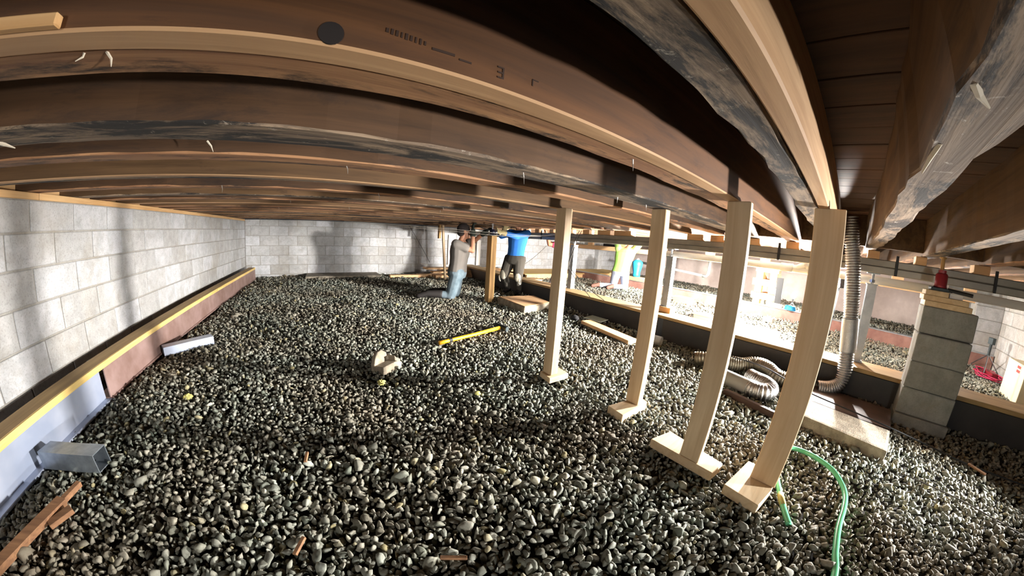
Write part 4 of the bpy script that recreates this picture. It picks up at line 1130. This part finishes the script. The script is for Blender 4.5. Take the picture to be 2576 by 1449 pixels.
def person(label, J, f, S):
    """J: joints in metres, f: facing direction, S: clothing"""
    f = Vector(f).normalized(); up = vec(0, 0, 1)
    J = {k: Vector(v) for k, v in J.items()}
    r = f.cross(up).normalized()           # the person's right-hand side
    base = (J['knR'] + J['knL']) / 2
    root = thing('person', label, 'person', (base.x, base.y, 0.0))
    spine = (J['neck'] - J['pelvis']).normalized()
    fr = (f - spine * f.dot(spine)).normalized()
    def torso(k, p0=0.0, shirt=False):
        P, C = J['pelvis'], J['neck']
        L = (C - P).length
        secs = []
        for t, wx, wy in ((-0.18, 0.135, 0.105), (0.0, 0.165, 0.115), (0.22, 0.15, 0.105), (0.42, 0.155, 0.11), (0.62, 0.175, 0.12), (0.80, 0.185, 0.115), (0.92, 0.15, 0.09), (1.0, 0.075, 0.065)):
            if t < p0:
                continue
            bk = S.get('bulk', 1.0)
            secs.append((P + spine * L * t, r * wx * k * bk, fr * wy * k * bk))
        return secs
    # body: one continuous skin
    b = MB()
    b.loft(torso(0.92))
    b.limb(J['neck'] - spine * 0.03, J['head'] - spine * 0.05, 0.056, 0.053)
    hd = J['head']; hf = Vector(S.get('look', f)).normalized(); hr = hf.cross(up).normalized(); hu = hr.cross(hf)
    H = Matrix((hr, hf, hu)).transposed()
    at = lambda a, c, e: hd + hr * a + hf * c + hu * e
    b.ell(at(0, -0.008, 0.025), (0.075, 0.094, 0.092), H, 16, 12)
    b.ell(at(0, 0.022, -0.055), (0.056, 0.066, 0.062), H, 14, 10)
    b.ell(at(0, 0.062, -0.098), (0.024, 0.02, 0.02), H)
    b.ell(at(0, 0.088, 0.028), (0.05, 0.014, 0.011), H)
    b.tube([at(0, 0.086, 0.02), at(0, 0.108, -0.018), at(0, 0.10, -0.03)], [0.009, 0.014, 0.011], 8)
    b.ell(at(0, 0.086, -0.06), (0.026, 0.010, 0.009), H)
    for sgn in (-1, 1):
        b.ell(at(sgn * 0.077, -0.005, -0.005), (0.010, 0.02, 0.033), H)
    for s_, sg in (('R', 1), ('L', -1)):
        b.limb(J['sh' + s_], J['el' + s_], 0.052, 0.041)
        b.limb(J['el' + s_], J['ha' + s_], 0.042, 0.029)
        dd = (J['ha' + s_] - J['el' + s_])
        hand(b, J['ha' + s_], S.get('hd' + s_, dd), S.get('pn' + s_, f), S.get('grip', 0.9), sg)
        b.limb(J['hip' + s_], J['kn' + s_], 0.082, 0.056)
        b.limb(J['kn' + s_], J['an' + s_], 0.056, 0.04)
        b.limb(J['sh' + s_], J['neck'] - spine * 0.06, 0.055, 0.06)
    fuse('body', b, M['skin'], root, 0.0075, 2)
    for sgn in (-1, 1):
        e = MB(); e.ell(at(sgn * 0.03, 0.079, 0.008), (0.012, 0.010, 0.009), H)
        build('eye', e, M['pvc'], root, 0, True)
        e = MB(); e.ell(at(sgn * 0.03, 0.0865, 0.008), (0.006, 0.004, 0.006), H)
        build('pupil', e, M['black'], root, 0, True)
    # shirt
    b = MB()
    b.loft(torso(1.08, -0.1)[:-1] + [(J['neck'] - spine * 0.01, r * 0.082, fr * 0.075)])
    for s_ in 'RL':
        a, c = J['sh' + s_], J['el' + s_]
        q = a.lerp(c, S.get('sleeve', 0.62))
        b.limb(a, q, 0.068 * S.get('bulk', 1.0), 0.06 * S.get('bulk', 1.0))
        b.limb(a, J['neck'] - spine * 0.07, 0.065, 0.068)
        if S.get('sleeve', 0.62) > 0.95:
            b.limb(c, c.lerp(J['ha' + s_], 0.8), 0.056, 0.042)
    fuse('shirt', b, M[S['shirt']], root, 0.011, 3)
    # trousers
    b = MB()
    P = J['pelvis']
    kw = S.get('loose', 1.0)
    b.loft([(P - spine * 0.10, r * 0.14 * kw, fr * 0.115 * kw), (P - spine * 0.02, r * 0.175 * kw, fr * 0.125 * kw), (P + spine * 0.06, r * 0.165 * kw, fr * 0.118)])
    for s_ in 'RL':
        b.limb(J['hip' + s_], J['kn' + s_], 0.098 * kw, 0.070 * kw)
        b.limb(J['kn' + s_], J['kn' + s_].lerp(J['an' + s_], S.get('leg', 0.88)), 0.069, 0.056)
    fuse('trousers', b, M[S['trousers']], root, 0.011, 3)
    # boots, each one a mesh of its own
    for s_ in 'RL':
        b = MB(); an = J['an' + s_]; to = J['to' + s_]
        b.limb(an + (J['kn' + s_] - an).normalized() * S.get('boot_h', 0.09), an, S.get('boot_r', 0.05), 0.052)
        b.limb(an, to, 0.05, 0.042)
        heel = an - (to - an).normalized() * 0.03 - (J['kn' + s_] - an).normalized() * 0.02
        b.ell(heel, (0.045, 0.045, 0.045))
        fuse('boot', b, M[S['boots']], root, 0.009, 2)
    if S.get('gloves'):
        for s_, sg in (('R', 1), ('L', -1)):
            b = MB()
            hand(b, J['ha' + s_], S.get('hd' + s_, J['ha' + s_] - J['el' + s_]), S.get('pn' + s_, f), S.get('grip', 0.9), sg)
            for i, v in enumerate(b.v):
                pass
            b.limb(J['ha' + s_] - (J['ha' + s_] - J['el' + s_]).normalized() * 0.06, J['ha' + s_], 0.04, 0.038)
            g = fuse('glove', b, M[S['gloves']], root, 0.0065, 1)
            g.data.calc_loop_triangles()
            nrm = [v.normal.copy() for v in g.data.vertices]
            for v, n_ in zip(g.data.vertices, nrm):
                v.co += n_ * 0.005
    # hair / cap
    b = MB()
    if S.get('cap'):
        b.ell(at(0, -0.012, 0.048), (0.086, 0.106, 0.09), H, 16, 12)
        b.ell(at(0, -0.05, -0.01), (0.078, 0.07, 0.06), H, 14, 10)
        fuse('cap', b, M['cap'], root, 0.009, 2)
    else:
        b.ell(at(0, -0.016, 0.05), (0.081, 0.098, 0.08), H, 16, 12)
        b.ell(at(0, -0.045, 0.0), (0.078, 0.07, 0.07), H, 14, 10)
        fuse('hair', b, M['hair'], root, 0.009, 2)
    for s_ in 'RL':
        if S.get('kneepads'):
            k = MB(); q = J['kn' + s_]; d1 = ((J['kn' + s_] - J['hip' + s_]).normalized() + (J['kn' + s_] - J['an' + s_]).normalized() + f * 0.35).normalized()
            Rm = d1.to_track_quat('Y', 'Z').to_matrix()
            k.ell(q + d1 * 0.035, (0.068, 0.05, 0.095), Rm, 14, 10)
            kp = build('knee_pad', k, M['kneepad'], root, 0, True)
            l = MB(); e0 = q + d1 * 0.05 + r * (0.05 if s_ == 'R' else -0.05)
            l.tube(smooth_path([e0, e0 + vec(0.0, 0.0, -0.05) + d1 * 0.02, e0 + vec(0.01, -0.01, -0.13), e0 + vec(-0.012, 0.01, -0.10), e0 + vec(-0.02, 0.01, -0.02)], 5), 0.004, 6)
            build('lace', l, M['string'], kp, 0, True)
    return root

f1 = vec(0.93, -0.36, 0); r1 = vec(-0.36, -0.93, 0); fb = vec(0.72, -0.69, 0)
kR = vec(1.80, 4.42, 0.075); kL = vec(1.97, 4.63, 0.075)
person('kneeling person in grey t-shirt, dark cap and jeans, arms raised to the jack',
    dict(pelvis=(1.935, 4.50, 0.45), neck=(1.975, 4.485, 0.945), head=(2.015, 4.465, 1.085), shR=(1.835, 4.36, 0.885), shL=(2.10, 4.62, 0.895),
         elR=(2.075, 4.27, 0.80), haR=(2.105, 4.34, 1.10), elL=(2.20, 4.52, 0.93), haL=(2.285, 4.27, 1.10),
         hipR=(1.90, 4.42, 0.43), hipL=(1.965, 4.58, 0.43), knR=kR, knL=kL, anR=kR - f1 * 0.36 + vec(0, 0, 0.01), anL=kL - f1 * 0.36 + vec(0, 0, 0.01),
         toR=kR - f1 * 0.50 + vec(0, 0, -0.03), toL=kL - f1 * 0.50 + vec(0, 0, -0.03)), fb,
    dict(shirt='grey_shirt', trousers='jeans', boots='boot', gloves='glove', cap=True, sleeve=0.6, bulk=1.18, loose=1.2, leg=0.5, boot_h=0.2, boot_r=0.066, hdR=vec(0.0, 0.1, 1), pnR=vec(0.93, -0.2, 0), pnL=vec(0.5, -0.8, 0.2), grip=1.0, look=vec(0.9, -0.25, 0.15)))
f2 = vec(-0.85, -0.53, 0)
person('person in blue shirt, dark trousers and pale knee pads right of the old post',
    dict(pelvis=(3.12, 4.60, 0.66), neck=(3.17, 4.60, 1.19), head=(3.15, 4.62, 1.345), shR=(3.08, 4.74, 1.14), shL=(3.25, 4.44, 1.14),
         elR=(2.87, 4.72, 1.07), haR=(2.86, 4.60, 1.20), elL=(2.98, 4.40, 1.07), haL=(2.70, 4.42, 1.12),
         hipR=(3.07, 4.68, 0.64), hipL=(3.16, 4.52, 0.64), knR=(2.94, 4.66, 0.37), knL=(3.10, 4.43, 0.35), anR=(3.10, 4.74, 0.07), anL=(3.20, 4.52, 0.07),
         toR=(2.98, 4.66, 0.04), toL=(3.09, 4.45, 0.04)), f2,
    dict(shirt='blue_shirt', trousers='khaki', boots='boot', gloves='glove_pale', sleeve=0.99, loose=1.25, kneepads=True, pnR=vec(-0.3, -1, 0), pnL=vec(-0.6, -0.6, 0.4), grip=0.9))
f4 = vec(0.75, 0.65, 0)
person('kneeling person in a lime green shirt and grey trousers, reaching up behind the grey girder',
    dict(pelvis=(6.06, 4.40, 0.44), neck=(6.13, 4.34, 1.02), head=(6.18, 4.26, 1.17), shR=(6.24, 4.20, 0.98), shL=(5.99, 4.48, 0.98),
         elR=(6.40, 4.18, 1.12), haR=(6.52, 4.26, 1.17), elL=(6.08, 4.60, 1.12), haL=(6.22, 4.62, 1.17),
         hipR=(6.12, 4.32, 0.43), hipL=(6.0, 4.47, 0.43), knR=(6.16, 4.30, 0.075), knL=(5.99, 4.52, 0.075), anR=(5.86, 4.44, 0.085), anL=(5.68, 4.72, 0.085),
         toR=(5.74, 4.48, 0.05), toL=(5.56, 4.80, 0.05)), f4,
    dict(shirt='green_shirt', trousers='grey_trousers', boots='brown_boot', sleeve=0.97, bulk=1.2, loose=1.2, pnR=vec(0.7, -0.7, 0), pnL=vec(0.7, -0.7, 0)))
f3 = vec(-0.75, 0.65, 0)
person('person in a pink red shirt mostly hidden behind the farthest new post',
    dict(pelvis=(4.26, 4.62, 0.45), neck=(4.24, 4.63, 1.0), head=(4.22, 4.65, 1.15), shR=(4.36, 4.76, 0.95), shL=(4.12, 4.50, 0.95),
         elR=(4.20, 4.93, 1.0), haR=(4.12, 4.92, 1.16), elL=(3.94, 4.62, 0.97), haL=(3.94, 4.72, 1.15),
         hipR=(4.31, 4.68, 0.43), hipL=(4.20, 4.55, 0.43), knR=(4.22, 4.80, 0.075), knL=(4.08, 4.64, 0.075), anR=(4.50, 4.58, 0.08), anL=(4.36, 4.40, 0.08),
         toR=(4.61, 4.5, 0.05), toL=(4.46, 4.31, 0.05)), f3,
    dict(shirt='pink_shirt', trousers='grey_trousers', boots='boot', sleeve=0.55))
